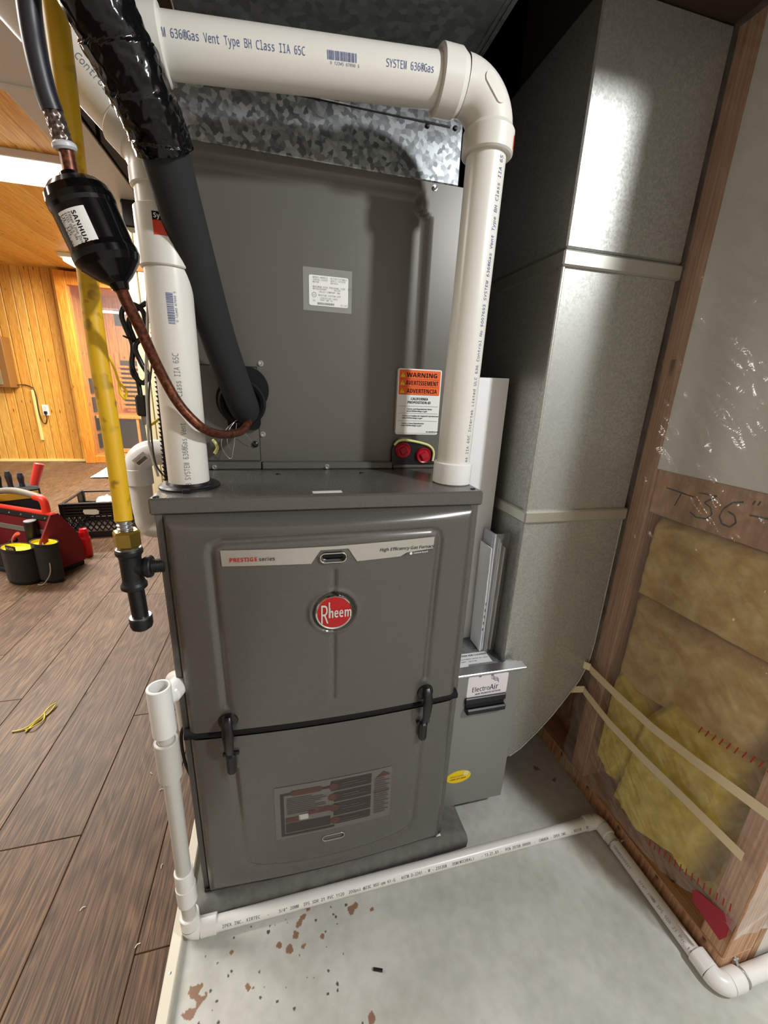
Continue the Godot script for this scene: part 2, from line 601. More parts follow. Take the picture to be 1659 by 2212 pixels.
func camera_and_light() -> void:
	var cam := Camera3D.new()
	cam.name = "camera"
	add_child(cam)
	cam.position = Vector3(0.1869, 1.0749, 0.6447)
	cam.rotation = Vector3(-0.2974, -0.2568, 0.0427)     # y, then x, then z
	cam.fov = rad_to_deg(2.0 * atan(1106.0 / 872.5))
	cam.near = 0.02
	cam.current = true
	var we := WorldEnvironment.new()
	we.name = "environment"
	var e := Environment.new()
	e.background_mode = Environment.BG_COLOR
	e.background_color = Color(0.02, 0.02, 0.02)
	e.tonemap_mode = Environment.TONE_MAPPER_LINEAR
	e.tonemap_exposure = 1.0
	e.sdfgi_enabled = true
	e.ssao_enabled = true
	e.ssil_enabled = true
	we.environment = e
	add_child(we)
	bulb(Vector3(1.27, 1.86, 1.03), 2.05, "bare bulb in porcelain holder under the ceiling of the furnace nook", "utility_bulb")
	strip_light(Vector3(-1.9, 2.2, -2.57), 1.9, 13.0, "long fluorescent strip light on the pine ceiling above the milk crate")
	strip_light(Vector3(-0.98, 2.2, -4.7), 1.75, 14.0, "long fluorescent strip light on the pine ceiling before the sauna")
	strip_light(Vector3(-1.8, 2.2, -0.55), 1.9, 5.5, "long fluorescent strip light on the pine ceiling level with the furnace")

func bulb(p: Vector3, energy: float, label: String, called: String) -> void:
	var t := thing(called, label, "lamp", p + Vector3(0, 0.2, 0))
	var s := S()
	lathe(s, [Vector2(0, 0.34), Vector2(0.055, 0.34), Vector2(0.055, 0.30), Vector2(0.03, 0.25), Vector2(0.022, 0.05), Vector2(0, 0.05)], Transform3D(Basis(), p), 24)
	part(t, "lamp_holder", s, mat(Color("e8e6e0"), 0.4))
	var b := S()
	lathe(b, [Vector2(0, -0.045), Vector2(0.02, -0.042), Vector2(0.036, -0.028), Vector2(0.042, -0.005), Vector2(0.036, 0.022), Vector2(0.022, 0.045), Vector2(0.016, 0.06), Vector2(0, 0.06)], Transform3D(Basis(), p), 24)
	var g := mat(Color.WHITE, 0.5)
	g.emission_enabled = true
	g.emission = Color(1, 0.97, 0.92)
	g.emission_energy_multiplier = 6.0
	part(t, "bulb", b, g)
	var l := OmniLight3D.new()
	l.name = "bulb_light"
	l.light_color = Color(0.98, 0.99, 1.0)
	l.light_energy = energy
	l.light_size = 0.05
	l.omni_range = 12.0
	l.omni_attenuation = 2.0
	l.shadow_enabled = true
	t.add_child(l)
	l.position = Vector3(0, -0.2, 0)

func strip_light(p: Vector3, length: float, energy: float, label: String) -> void:
	var t := thing("strip_light", label, "ceiling light", p + Vector3(0, 0.03, 0))
	var s := S()
	box(s, p + Vector3(-length / 2 - 0.03, -0.01, -0.14), p + Vector3(length / 2 + 0.03, 0.03, 0.14), 0.004)
	part(t, "housing", s, mat(Color("e6e4de"), 0.5))
	var d := S()
	box(d, p + Vector3(-length / 2, -0.05, -0.125), p + Vector3(length / 2, -0.01, 0.125), 0.012)
	var g := mat(Color.WHITE, 0.5)
	g.emission_enabled = true
	g.emission = Color(1, 0.97, 0.9)
	g.emission_energy_multiplier = 2.5
	part(t, "diffuser", d, g)
	var l := AreaLight3D.new()
	l.name = "strip_glow"
	l.light_color = Color(1, 0.985, 0.955)
	l.area_size = Vector2(length, 0.25)
	l.light_energy = energy
	l.shadow_enabled = true
	t.add_child(l)
	l.position = Vector3(0, -0.085, 0)
	l.rotation = Vector3(-PI / 2, 0, 0)

# ---------------------------------------------------------------- the setting
const X0 := -5.0
const X1 := 2.4
const Z0 := -5.4
const Z1 := 2.4
const H := 2.23

func setting() -> void:
	# floor: concrete slab in the nook, laminate planks in the big room
	var fl := struct("floor", "painted grey concrete beside dark laminate planks", "floor")
	var s := S()
	box(s, Vector3(X0, -0.2, -6.6), Vector3(X1, -0.012, Z1))
	part(fl, "slab", s, M.drywall)
	s = S()
	var q := 1.0 / 1.6
	var cuv := func(x: float, z: float) -> Vector2:
		return Vector2((x + 0.2) * q, (z + 0.6) * q)
	var xs := -0.034
	box(s, Vector3(xs, -0.012, -2.0), Vector3(X1, -0.0005, Z1))
	quad(s, Vector3(xs, 0, Z1), Vector3(X1, 0, Z1), Vector3(X1, 0, -2.0), Vector3(xs, 0, -2.0), cuv.call(xs, Z1), cuv.call(X1, Z1), cuv.call(X1, -2.0), cuv.call(xs, -2.0))
	part(fl, "painted_concrete", s, M.concrete)
	var rng := RandomNumberGenerator.new()
	rng.seed = 77
	var wide := 0.195
	var x := -0.122 + wide
	var col := 0
	while x > X0 + 0.3:
		var xa := x - wide
		var xb := minf(x, -0.055)
		var z := -6.4 + rng.randf() * 1.25 - 1.25
		if col == 0:
			z = 0.053 - 1.25 * 6
		elif col == 1:
			z = -0.6 - 1.25 * 5
		elif col == 2:
			z = -0.216 - 1.25 * 5
		while z < Z1:
			var za := maxf(z, -6.5)
			var zb := minf(z + 1.25, Z1)
			if zb > za + 0.02 and not (xb > -0.9 and zb < -2.9 and false):
				plank(fl, xa + 0.0006, xb - 0.0006, za + 0.0006, zb - 0.0006, rng)
			z += 1.25
		x -= wide
		col += 1
	# transition strip between the two floors
	var tr := struct("trim_1", "white painted wooden edge strip between laminate and concrete", "trim")
	s = S()
	box(s, Vector3(-0.055, -0.011, -1.6), Vector3(-0.034, 0.018, 1.2), 0.002)
	part(tr, "edge_strip", s, mat(Color("d9d4c4"), 0.6))
	s = S()
	lathe(s, [Vector2(0.0022, 0.0), Vector2(0.0022, 0.0008), Vector2(0, 0.0012)], Transform3D(Basis(), Vector3(-0.045, 0.018, 0.105)), 10)
	part(tr, "screw_head", s, M.steel)
	# ceiling of pine boards over the big room, plain boards over the nook
	var ce := struct("ceiling", "pine board ceiling", "ceiling")
	s = S()
	box(s, Vector3(X0, H + 0.02, -6.6), Vector3(X1, H + 0.14, Z1))
	part(ce, "deck", s, M.dark_joist)
	x = -0.62
	var k := 0
	while x > X0:
		var b := S()
		box(b, Vector3(x - 0.128, H, Z0 - 1.1), Vector3(x, H + 0.02, Z1), 0.003)
		part(ce, "ceiling_board", b, M.pine[k % 3])
		x -= 0.13
		k += 1
	s = S()
	box(s, Vector3(0.71, 1.70, -0.36), Vector3(X1, H + 0.02, -0.02), 0.004)
	part(ce, "header_beam", s, M.dark_joist)
	s = S()
	box(s, Vector3(0.62, 1.68, 0.30), Vector3(X1, H + 0.02, 0.345), 0.004)
	part(ce, "joist", s, M.dark_joist)
	# outer walls
	var w := struct("wall_left", "plain light wall of the big room", "wall")
	s = S()
	box(s, Vector3(X0 - 0.12, 0, -6.6), Vector3(X0, H + 0.14, Z1))
	part(w, "wall_board", s, M.drywall)
	w = struct("wall_front", "plain light wall behind the viewer", "wall")
	s = S()
	box(s, Vector3(X0 - 0.12, 0, Z1), Vector3(X1 + 0.12, H + 0.14, Z1 + 0.12))
	part(w, "wall_board", s, M.drywall)
	w = struct("wall_side", "plain wall closing the furnace nook", "wall")
	s = S()
	box(s, Vector3(X1, 0, -2.0), Vector3(X1 + 0.12, H + 0.14, Z1))
	part(w, "wall_board", s, M.drywall)
	w = struct("wall_nook", "dark board wall behind the furnace", "wall")
	s = S()
	box(s, Vector3(-0.12, 0, -1.75), Vector3(X1, H + 0.14, -1.63))
	part(w, "wall_board", s, M.dark_joist)
	w = struct("wall_light_block", "unseen board wall added to keep light out behind the furnace", "wall")
	s = S()
	box(s, Vector3(0.0, 0, -1.63), Vector3(0.04, H + 0.14, -0.765))  # added blocker, out of view: stops light leaking in behind the furnace
	part(w, "wall_board", s, M.dark_joist)
	# pine wall at the far end
	w = struct("wall_back", "knotty pine board wall at the far end", "wall")
	s = S()
	box(s, Vector3(X0, 0, Z0 - 0.14), Vector3(-2.235, H + 0.14, Z0 - 0.021))
	part(w, "backing", s, M.dark_joist)
	x = -2.24
	k = 0
	while x > X0:
		var wd := 0.088 + 0.012 * ((k * 7) % 3)
		var b := S()
		box(b, Vector3(x - wd + 0.003, 0.0, Z0 - 0.021), Vector3(x, H + 0.02, Z0), 0.007)
		part(w, "pine_board", b, M.pine[(k * 2 + k / 3) % 3])
		x -= wd
		k += 1
	w = struct("wall_far", "dark wall behind the sauna", "wall")
	s = S()
	box(s, Vector3(-2.4, 0, -6.6), Vector3(X1, H + 0.14, -6.5))
	part(w, "wall_board", s, M.drywall)
	w = struct("baseboard_back", "pale yellow pine strip along the foot of the far wall", "baseboard")
	s = S()
	box(s, Vector3(X0, 0, Z0), Vector3(-2.5, 0.03, Z0 + 0.02), 0.003)
	box(s, Vector3(-2.5, 0, Z0), Vector3(-2.25, 0.03, Z0 + 0.03), 0.003)
	part(w, "baseboard_strip", s, mat(Color("f0d890"), 0.5))
	# cream board partition beyond the furnace
	w = struct("wall_partition", "cream vertical board partition beyond the white pipe", "wall")
	x = -0.83
	k = 0
	s = S()
	box(s, Vector3(x, 0, -3.02), Vector3(X1, H + 0.14, -2.92))
	part(w, "backing", s, M.cream)
	while x < -0.05:
		var b := S()
		box(b, Vector3(x + 0.003, 0, -2.92), Vector3(x + 0.075, H + 0.02, -2.9), 0.004)
		part(w, "cream_board", b, M.cream)
		x += 0.078
		k += 1

func plank(fl: Node3D, xa: float, xb: float, za: float, zb: float, rng: RandomNumberGenerator) -> void:
	var s := S()
	box(s, Vector3(xa, -0.011, za), Vector3(xb, -0.0, zb), 0.0012)
	part(fl, "plank", s, M.laminate[rng.randi() % 3])

# ---------------------------------------------------------------- stud wall with insulation behind clear sheet
func insulated_wall() -> void:
	var w := struct("wall_right", "open stud wall with yellow insulation behind clear plastic sheet", "wall")
	var s := S()
	box(s, Vector3(1.062, 0, -0.9), Vector3(1.08, 2.2, 0.335))
	part(w, "sheathing", s, M.sheathing)
	s = S()
	box(s, Vector3(1.08, 0, 0.26), Vector3(X1, 2.2, 0.335))
	part(w, "return_wall", s, M.drywall)
	for z in [-0.55, -0.105, 0.288]:
		s = S()
		box(s, Vector3(0.985, 0.045, z), Vector3(1.062, 2.2, z + 0.047), 0.002)
		part(w, "stud", s, M.stud)
	s = S()
	box(s, Vector3(0.983, 0, -0.9), Vector3(1.062, 0.045, 0.335), 0.002)
	part(w, "bottom_plate", s, M.stud)
	s = S()
	box(s, Vector3(0.99, 0.832, -0.0575), Vector3(1.06, 0.93, 0.2875), 0.002)
	var blk := part(w, "blocking_board", s, M.blocking)
	# pencil and marker writing on the blocking board: T 36" and a stroke
	s = S()
	var pen := func(pts: Array, r: float) -> void:
		for i in pts.size() - 1:
			var a := Vector3(0.9895, pts[i].y, pts[i].x)
			var b := Vector3(0.9895, pts[i + 1].y, pts[i + 1].x)
			var d := (b - a).normalized()
			var n := d.cross(Vector3(1, 0, 0)) * r
			quad(s, a - n, a + n, b + n, b - n)
	pen.call([Vector2(-0.028, 0.895), Vector2(0.035, 0.891)], 0.0014)
	pen.call([Vector2(0.008, 0.893), Vector2(0.0, 0.862)], 0.0014)
	pen.call([Vector2(0.042, 0.902), Vector2(0.078, 0.904), Vector2(0.058, 0.886), Vector2(0.072, 0.88), Vector2(0.078, 0.868), Vector2(0.07, 0.856), Vector2(0.05, 0.853), Vector2(0.035, 0.86)], 0.0014)
	pen.call([Vector2(0.125, 0.906), Vector2(0.108, 0.9), Vector2(0.095, 0.884), Vector2(0.092, 0.868), Vector2(0.1, 0.856), Vector2(0.115, 0.855), Vector2(0.123, 0.866), Vector2(0.117, 0.878), Vector2(0.104, 0.882)], 0.0016)
	pen.call([Vector2(0.142, 0.913), Vector2(0.14, 0.905)], 0.0014)
	pen.call([Vector2(0.15, 0.914), Vector2(0.148, 0.906)], 0.0014)
	pen.call([Vector2(0.14, 0.886), Vector2(0.18, 0.889)], 0.0016)
	part(blk, "marker_writing", s, mat(Color("2e2b30"), 0.8))
	s = S()
	box(s, Vector3(0.984, 0.93, -0.0575), Vector3(1.0, 2.2, 0.335), 0.002)
	part(w, "white_house_wrap", s, M.wrap, "white board filling the bay above the lettered board")
	# batts: lumpy slabs
	var n := noise(9.0, 71)
	var n2 := noise(30.0, 72)
	batt(w, "insulation_batt", [Vector2(-0.056, 0.62), Vector2(0.286, 0.628), Vector2(0.286, 0.85), Vector2(0.1, 0.835), Vector2(0.03, 0.845), Vector2(-0.056, 0.82)], 0.989, M.batt_old, n, n2)
	batt(w, "insulation_batt", [Vector2(-0.056, 0.36), Vector2(0.1, 0.4), Vector2(0.26, 0.44), Vector2(0.286, 0.55), Vector2(0.286, 0.64), Vector2(0.1, 0.625), Vector2(-0.056, 0.64)], 0.993, M.batt_old, n, n2)
	batt(w, "insulation_batt", [Vector2(-0.056, 0.15), Vector2(0.02, 0.1), Vector2(0.06, 0.2), Vector2(0.08, 0.33), Vector2(0.05, 0.41), Vector2(-0.03, 0.45), Vector2(-0.056, 0.4)], 0.984, M.batt_new, n, n2)
	batt(w, "insulation_batt", [Vector2(0.02, 0.09), Vector2(0.12, 0.06), Vector2(0.2, 0.105), Vector2(0.245, 0.085), Vector2(0.25, 0.2), Vector2(0.262, 0.3), Vector2(0.262, 0.43), Vector2(0.2, 0.46), Vector2(0.1, 0.47), Vector2(0.045, 0.36), Vector2(0.03, 0.2)], 0.981, M.batt_new, n, n2)
	# clear sheet, wrinkled, wrapped round the corner
	s = S()
	var f1 := noise(7.0, 81, FastNoiseLite.TYPE_SIMPLEX_SMOOTH, 3)
	f1.fractal_type = FastNoiseLite.FRACTAL_RIDGED
	var f2 := noise(2.5, 82)
	grid(s, 200, 420, func(u: float, v: float) -> Vector3:
		var z := lerpf(-0.125, 0.338, u)
		var y := lerpf(0.12, 1.9, v) - 0.05 * smoothstep(0.35, 0.0, u) * (1.0 - v) + 0.07 * smoothstep(0.6, 1.0, u) * (1.0 - v) - 0.05 * (1.0 - v)
		var al := z * 0.75 - y * 0.66
		var ac := z * 0.66 + y * 0.75
		var a := f1.get_noise_2d(al * 0.5, ac * 2.4)
		var b := f2.get_noise_2d(z * 3.0, y * 3.0)
		return Vector3(0.9725 - 0.007 * a - 0.004 * b, y, z))
	var film := part(w, "clear_sheet", s, M.film, "wrinkled clear plastic vapour sheet")
	s = S()
	grid(s, 30, 120, func(u: float, v: float) -> Vector3:
		var x := lerpf(0.9725, 1.4, u)
		var y := lerpf(0.12, 1.9, v)
		return Vector3(x, y, 0.339 + 0.005 * f1.get_noise_2d(x * 1.5, y)))
	part(w, "clear_sheet", s, M.film)
	# red printed ticks, red label, masking tape
	s = S()
	for i in 10:
		var z := 0.19 + i * 0.0125
		var y := 0.463 + i * 0.0032
		box(s, Vector3(0.9622, y - 0.008, z - 0.0011), Vector3(0.9628, y + 0.008, z + 0.0011), 0.0, Transform3D(Basis(Vector3.RIGHT, 0.2), Vector3(0, y, z)) * Transform3D(Basis(), Vector3(0, -y, -z)))
	for i in 15:
		var z := 0.168 + i * 0.0112
		var y := 0.122 + i * 0.0046
		box(s, Vector3(0.9622, y - 0.0085, z - 0.0012), Vector3(0.9628, y + 0.0085, z + 0.0012), 0.0, Transform3D(Basis(Vector3.RIGHT, -0.1), Vector3(0, y, z)) * Transform3D(Basis(), Vector3(0, -y, -z)))
	part(w, "printed_ticks", s, mat(Color("a8301c"), 0.6), "rows of short red printed ticks")
	s = S()
	slab(s, PackedVector2Array([Vector2(0.262, 0.124), Vector2(0.268, 0.134), Vector2(0.331, 0.158), Vector2(0.333, 0.115), Vector2(0.326, 0.092), Vector2(0.27, 0.102)]), -0.9705, -0.9695, frame(Vector3.ZERO, Vector3(0, 0, 1), Vector3(0, 1, 0)))
	part(w, "red_label", s, mat(Color("a80f2a"), 0.5), "red plastic label at the foot of the wall corner")
	for tp in [[[-0.112, 0.392], [-0.09, 0.392], [-0.085, 0.388], [0.0, 0.384], [0.104, 0.384], [0.2, 0.396], [0.33, 0.418]], [[-0.118, 0.300], [-0.095, 0.318], [-0.088, 0.314], [0.0, 0.298], [0.104, 0.296], [0.2, 0.300], [0.315, 0.303]]]:
		s = S()
		var path: Array = tp
		for i in path.size() - 1:
			var a := Vector3(0.9605, path[i][1], path[i][0])
			var b := Vector3(0.9605, path[i + 1][1], path[i + 1][0])
			if i == 0:
				a.x = 0.945
			var h := Vector3(0, 0.0105, 0)
			quad(s, a - h, b - h, b + h, a + h)
			quad(s, b - h + Vector3(0.0006, 0, 0), a - h + Vector3(0.0006, 0, 0), a + h + Vector3(0.0006, 0, 0), b + h + Vector3(0.0006, 0, 0))
		part(w, "masking_tape", s, M.masking, "beige masking tape across the plastic sheet")

func batt(w: Node3D, called: String, outline: Array, x: float, m: Material, n: FastNoiseLite, n2: FastNoiseLite) -> void:
	var poly := PackedVector2Array(outline)
	var lo := poly[0]
	var hi := poly[0]
	for p in poly:
		lo = lo.min(p)
		hi = hi.max(p)
	lo -= Vector2(0.01, 0.01)
	hi += Vector2(0.01, 0.01)
	var s := S()
	grid(s, 60, 60, func(u: float, v: float) -> Vector3:
		var p := Vector2(lerpf(lo.x, hi.x, u), lerpf(lo.y, hi.y, v))
		p += Vector2(n2.get_noise_2d(p.x * 0.6, p.y * 0.6), n2.get_noise_2d(p.y * 0.6 + 50.0, p.x * 0.6)) * 0.006
		var d := 1e9
		for i in poly.size():
			var c := Geometry2D.get_closest_point_to_segment(p, poly[i], poly[(i + 1) % poly.size()])
			d = minf(d, c.distance_to(p))
		if not Geometry2D.is_point_in_polygon(p, poly):
			d = 0.0
		var rise := sqrt(clampf(d / 0.025, 0.0, 1.0))
		var z := p.x
		return Vector3(lerpf(1.058, x, rise) - (0.004 * n.get_noise_2d(p.x, p.y) + 0.0025 * n2.get_noise_2d(p.x, p.y)) * rise, p.y, z))
	part(w, called, s, m)

# ---------------------------------------------------------------- furnace
const W := 0.533
func bow(x: float) -> float:
	var t := (x - W / 2) / (W / 2)
	return 0.013 * (1.0 - t * t)

func seg_d(p: Vector2, a: Vector2, b: Vector2) -> float:
	return Geometry2D.get_closest_point_to_segment(p, a, b).distance_to(p)

func path_d(p: Vector2, pts: PackedVector2Array) -> float:
	var d := 1e9
	for i in pts.size() - 1:
		d = minf(d, seg_d(p, pts[i], pts[i + 1]))
	return d

func furnace() -> void:
	# rubber-edged pad
	var pad := thing("equipment_pad", "dark grey pad with rounded edge under the furnace", "pad", Vector3(0.29, 0, -0.35))
	var s := S()
	var n := noise(14.0, 91)
	var prof := [Vector2(0.0, 0.0), Vector2(0.008, 0.006), Vector2(0.010, 0.03), Vector2(0.004, 0.045), Vector2(-0.012, 0.051), Vector2(-0.06, 0.0515)]
	var ringp := PackedVector2Array()
	for k in [[0.592, 0.012, -1], [0.592, -0.76, 0], [-0.012, -0.76, 1], [-0.012, 0.026, 2]]:
		ringp.append(Vector2(k[0], k[1]))
	grid(s, 160, prof.size() - 1, func(u: float, v: float) -> Vector3:
		var t := fmod(u * 4.0, 4.0)
		var i := int(t) % 4
		var a := ringp[i]
		var b := ringp[(i + 1) % 4]
		var p := a.lerp(b, t - int(t))
		var c := Vector2(0.29, -0.36)
		var pr: Vector2 = prof[int(round(v * (prof.size() - 1)))]
		var dirv := (p - c).normalized()
		var o := p + dirv * (pr.x + 0.0025 * n.get_noise_2d(p.x, p.y + pr.y * 2.0))
		return Vector3(o.x, pr.y, o.y))
	quad(s, Vector3(0.0, 0.0512, 0.0), Vector3(0.57, 0.0512, 0.0), Vector3(0.57, 0.0512, -0.74), Vector3(0.0, 0.0512, -0.74))
	part(pad, "pad_body", s, M.pad)

	var f := thing("gas_furnace", "tall dark grey gas furnace cabinet with two embossed doors", "furnace", Vector3(W / 2, 0.052, -0.36))
	s = S()
	box(s, Vector3(0, 0.052, -0.74), Vector3(W, 0.882, -0.004), 0.003)
	part(f, "cabinet", s, M.furnace)
	# side flanges of the front opening
	s = S()
	box(s, Vector3(0, 0.056, -0.004), Vector3(0.011, 0.88, 0.003), 0.0015)
	part(f, "front_flange", s, M.furnace)
	s = S()
	box(s, Vector3(W - 0.012, 0.056, -0.004), Vector3(W, 0.88, 0.003), 0.0015)
	part(f, "front_flange", s, M.furnace)
	s = S()
	box(s, Vector3(-0.006, 0.879, -0.742), Vector3(W + 0.006, 0.905, 0.006), 0.003)
	var cap := part(f, "top_cap", s, M.furnace)
	s = S()
	box(s, Vector3(0.236, 0.905, -0.012), Vector3(0.285, 0.9054, 0.001), 0.0, Transform3D(Basis(Vector3.UP, 0.03), Vector3.ZERO))
	part(cap, "sticker", s, M.white_sticker, "small white sticker on the top")
	s = S()
	for i in 3:
		text(s, "CERTIFIED TO ANSI Z21.47 CSA 2.3" if i else "MODEL SERIAL", 0.0016, frame(Vector3(0.238, 0.9057, -0.007 + i * 0.0025 + 0.008), Vector3(1, 0, 0), Vector3(0, 0, -1)))
	part(cap, "sticker_print", s, M.grey_print)
	for p in [Vector3(0.003, 0.905, -0.004), Vector3(0.525, 0.905, -0.012), Vector3(0.18, 0.905, -0.158), Vector3(0.347, 0.905, -0.163)]:
		s = S()
		lathe(s, [Vector2(0.0048, 0), Vector2(0.0045, 0.0012), Vector2(0.003, 0.002), Vector2(0, 0.0022)], Transform3D(Basis(), p), 14)
		part(cap, "screw", s, M.black)
	# upper door
	var inv := PackedVector2Array([Vector2(0.080, 0.528), Vector2(0.0775, 0.700), Vector2(0.076, 0.818), Vector2(0.080, 0.832), Vector2(0.094, 0.8385), Vector2(0.266, 0.842), Vector2(0.438, 0.8425), Vector2(0.451, 0.837), Vector2(0.4555, 0.824), Vector2(0.452, 0.700), Vector2(0.449, 0.53)])
	s = S()
	var dx0 := 0.0115
	var dx1 := 0.5215
	var up := func(x: float, y: float) -> float:
		var p := Vector2(x, y)
		var e := minf(minf(x - dx0, dx1 - x) / 0.014, (0.8785 - y) / 0.018)
		var z := 0.003 + 0.014 * sqrt(1.0 - pow(1.0 - clampf(e, 0.0, 1.0), 2.0)) + bow(x) * clampf(e, 0.0, 1.0)
		var d := path_d(p, inv)
		z -= 0.0046 * exp(-pow(d / 0.0052, 2.0))
		if d < 0.02 or (x > 0.08 and x < 0.452 and y < 0.84):
			pass
		z += 0.0025 * exp(-pow(p.distance_to(Vector2(0.080, 0.525)) / 0.004, 2.0)) + 0.0025 * exp(-pow(p.distance_to(Vector2(0.449, 0.527)) / 0.004, 2.0))
		var g := seg_d(p, Vector2(0.266, 0.519), Vector2(0.266, 0.780))
		z -= 0.003 * exp(-pow(g / 0.0048, 2.0))
		z += 0.0022 * exp(-pow(p.distance_to(Vector2(0.266, 0.516)) / 0.004, 2.0))
		var c := p.distance_to(Vector2(0.267, 0.703))
		z += 0.003 * exp(-pow((c - 0.040) / 0.004, 2.0)) - 0.004 * smoothstep(0.039, 0.035, c)
		var wd := maxf(seg_d(p, Vector2(0.253, 0.805), Vector2(0.277, 0.805)) - 0.006, 0.0)
		z += 0.0022 * exp(-pow((wd - 0.004) / 0.002, 2.0)) - 0.006 * smoothstep(0.0035, 0.0, wd)
		return z
	grid(s, 170, 140, func(u: float, v: float) -> Vector3:
		var x := lerpf(dx0, dx1, u)
		var y := lerpf(0.4775, 0.8785, v)
		return Vector3(x, y, up.call(x, y)))
	var door := part(f, "upper_door", s, M.furnace)
	# silver name strip, following the bow of the door
	var strip := PackedVector2Array([Vector2(0.092, 0.7985), Vector2(0.229, 0.796), Vector2(0.244, 0.819), Vector2(0.290, 0.8195), Vector2(0.305, 0.7955), Vector2(0.381, 0.7985), Vector2(0.392, 0.8045), Vector2(0.442, 0.8085), Vector2(0.443, 0.8305), Vector2(0.36, 0.8275), Vector2(0.266, 0.825), Vector2(0.17, 0.8245), Vector2(0.091, 0.8255)])
	s = S()
	curved(s, strip, 0.0006)
	var dz := func(x: float) -> float:
		return 0.0178 + bow(x)
	part(door, "name_strip", s, M.silver, "silver name strip")
	s = S()
	text(s, "PRESTIGE", 0.0066, Transform3D(Basis(), Vector3(0.103, 0.8055, 0)), 0.0, "Droid Sans", true, 1.02, 0, 0.0, dz)
	part(door, "red_lettering", s, M.red)
	s = S()
	text(s, "series", 0.0062, Transform3D(Basis(), Vector3(0.1475, 0.8055, 0)), 0.0, "Droid Sans", false, 1.1, 0, 0.0, dz)
	text(s, "High Efficiency Gas Furnace", 0.0054, Transform3D(Basis(), Vector3(0.343, 0.8105, 0)), 0.0, "Droid Sans", false, 1.08, 0, 0.2, dz)
	part(door, "black_lettering", s, M.black_ink)
	s = S()
	curved(s, PackedVector2Array([Vector2(0.386, 0.7985), Vector2(0.44, 0.801), Vector2(0.441, 0.8075), Vector2(0.394, 0.8035)]), 0.0004)
	part(door, "dark_tab", s, mat(Color("55544f"), 0.4))
	s = S()
	curved(s, disc(0.4005, 0.8025, 0.0025, 0.0025, 14), 0.0008)
	text(s, "Control Board", 0.0026, Transform3D(Basis(Vector3(0, 0, 1), 0.04), Vector3(0.405, 0.8015, 0)), 0.0, "Droid Sans", true, 1.0, 0, 0.0, dz)
	part(door, "tab_lettering", s, M.white_sticker)
	s = S()
	slab(s, rrect(0.245, 0.7985, 0.285, 0.8115, 0.0064), 0.0225, 0.0245)
	var win := part(door, "sight_window", s, M.black_gloss, "black oval sight window")
	s = S()
	var wp := PackedVector3Array()
	for p in rrect(0.2435, 0.797, 0.2865, 0.813, 0.0078, 8):
		wp.append(Vector3(p.x, p.y, 0.0325))
	wp.append(wp[0])
	wp.append(wp[1])
	tube(s, wp, 0.0014, 8, false)
	part(door, "window_rim", s, M.chrome)
	# round emblem
	var ec := Vector3(0.267, 0.703, 0.017 + bow(0.267))
	s = S()
	var et := Transform3D(Basis(Vector3(1, 0, 0), Vector3(0, 0, 1), Vector3(0, -1, 0)), ec)
	lathe(s, [Vector2(0.033, -0.005), Vector2(0.033, 0.002), Vector2(0.0315, 0.0042), Vector2(0.0295, 0.003)], et, 48)
	part(door, "emblem_rim", s, M.chrome, "chrome emblem rim")
	s = S()
	lathe(s, [Vector2(0.0298, 0.0), Vector2(0.0298, 0.0026), Vector2(0.015, 0.0032), Vector2(0, 0.0034)], et, 48)
	part(door, "emblem_face", s, mat(Color("b5060f"), 0.25), "round red emblem face")
	s = S()
	text(s, "R", 0.035, frame(ec + Vector3(-0.0250, -0.0195, 0.0042), Vector3(1, 0, 0), Vector3(0, 1, 0)), 0.0, "Droid Sans", false, 0.52)
	text(s, "heem", 0.0185, frame(ec + Vector3(-0.0100, -0.0095, 0.0042), Vector3(1, 0, 0), Vector3(0, 1, 0)), 0.0, "Droid Sans", true, 0.57)
	box(s, ec + Vector3(-0.0098, -0.0090, 0.0036), ec + Vector3(-0.0076, 0.021, 0.0042))
	part(door, "emblem_lettering", s, mat(Color("e6e2dc"), 0.25, 0.6))
	# lower door
	var ul := PackedVector2Array([Vector2(0.083, 0.385), Vector2(0.089, 0.150), Vector2(0.095, 0.131), Vector2(0.12, 0.1175), Vector2(0.18, 0.1085), Vector2(0.266, 0.1055), Vector2(0.35, 0.109), Vector2(0.41, 0.118), Vector2(0.437, 0.131), Vector2(0.4455, 0.150), Vector2(0.450, 0.385)])
	s = S()
	var low := func(x: float, y: float) -> float:
		var p := Vector2(x, y)
		var e := minf(minf(x - dx0, dx1 - x) / 0.014, (y - 0.058) / 0.02)
		var z := 0.003 + 0.014 * sqrt(1.0 - pow(1.0 - clampf(e, 0.0, 1.0), 2.0)) + bow(x) * clampf(e, 0.0, 1.0)
		z -= 0.003 * exp(-pow(path_d(p, ul) / 0.0055, 2.0))
		var wd := maxf(seg_d(p, Vector2(0.252, 0.165), Vector2(0.284, 0.165)) - 0.006, 0.0)
		z += 0.0018 * exp(-pow((wd - 0.002) / 0.0018, 2.0)) - 0.002 * smoothstep(0.0025, 0.0, wd)
		return z
	grid(s, 170, 130, func(u: float, v: float) -> Vector3:
		var x := lerpf(dx0, dx1, u)
		var y := lerpf(0.058, 0.4625, v)
		return Vector3(x, y, low.call(x, y)))
	var ld := part(f, "lower_door", s, M.furnace)
	# caution plate
	var zb := func(x: float) -> float:
		return 0.0176 + bow(x)
	s = S()
	curved(s, rrect(0.152, 0.188, 0.390, 0.326, 0.003), 0.0)
	part(ld, "clear_plate", s, mat(Color("6e6c67"), 0.35, 0.2), "glossy grey caution plate")
	var plate_dark := mat(Color("312b29"), 0.4)
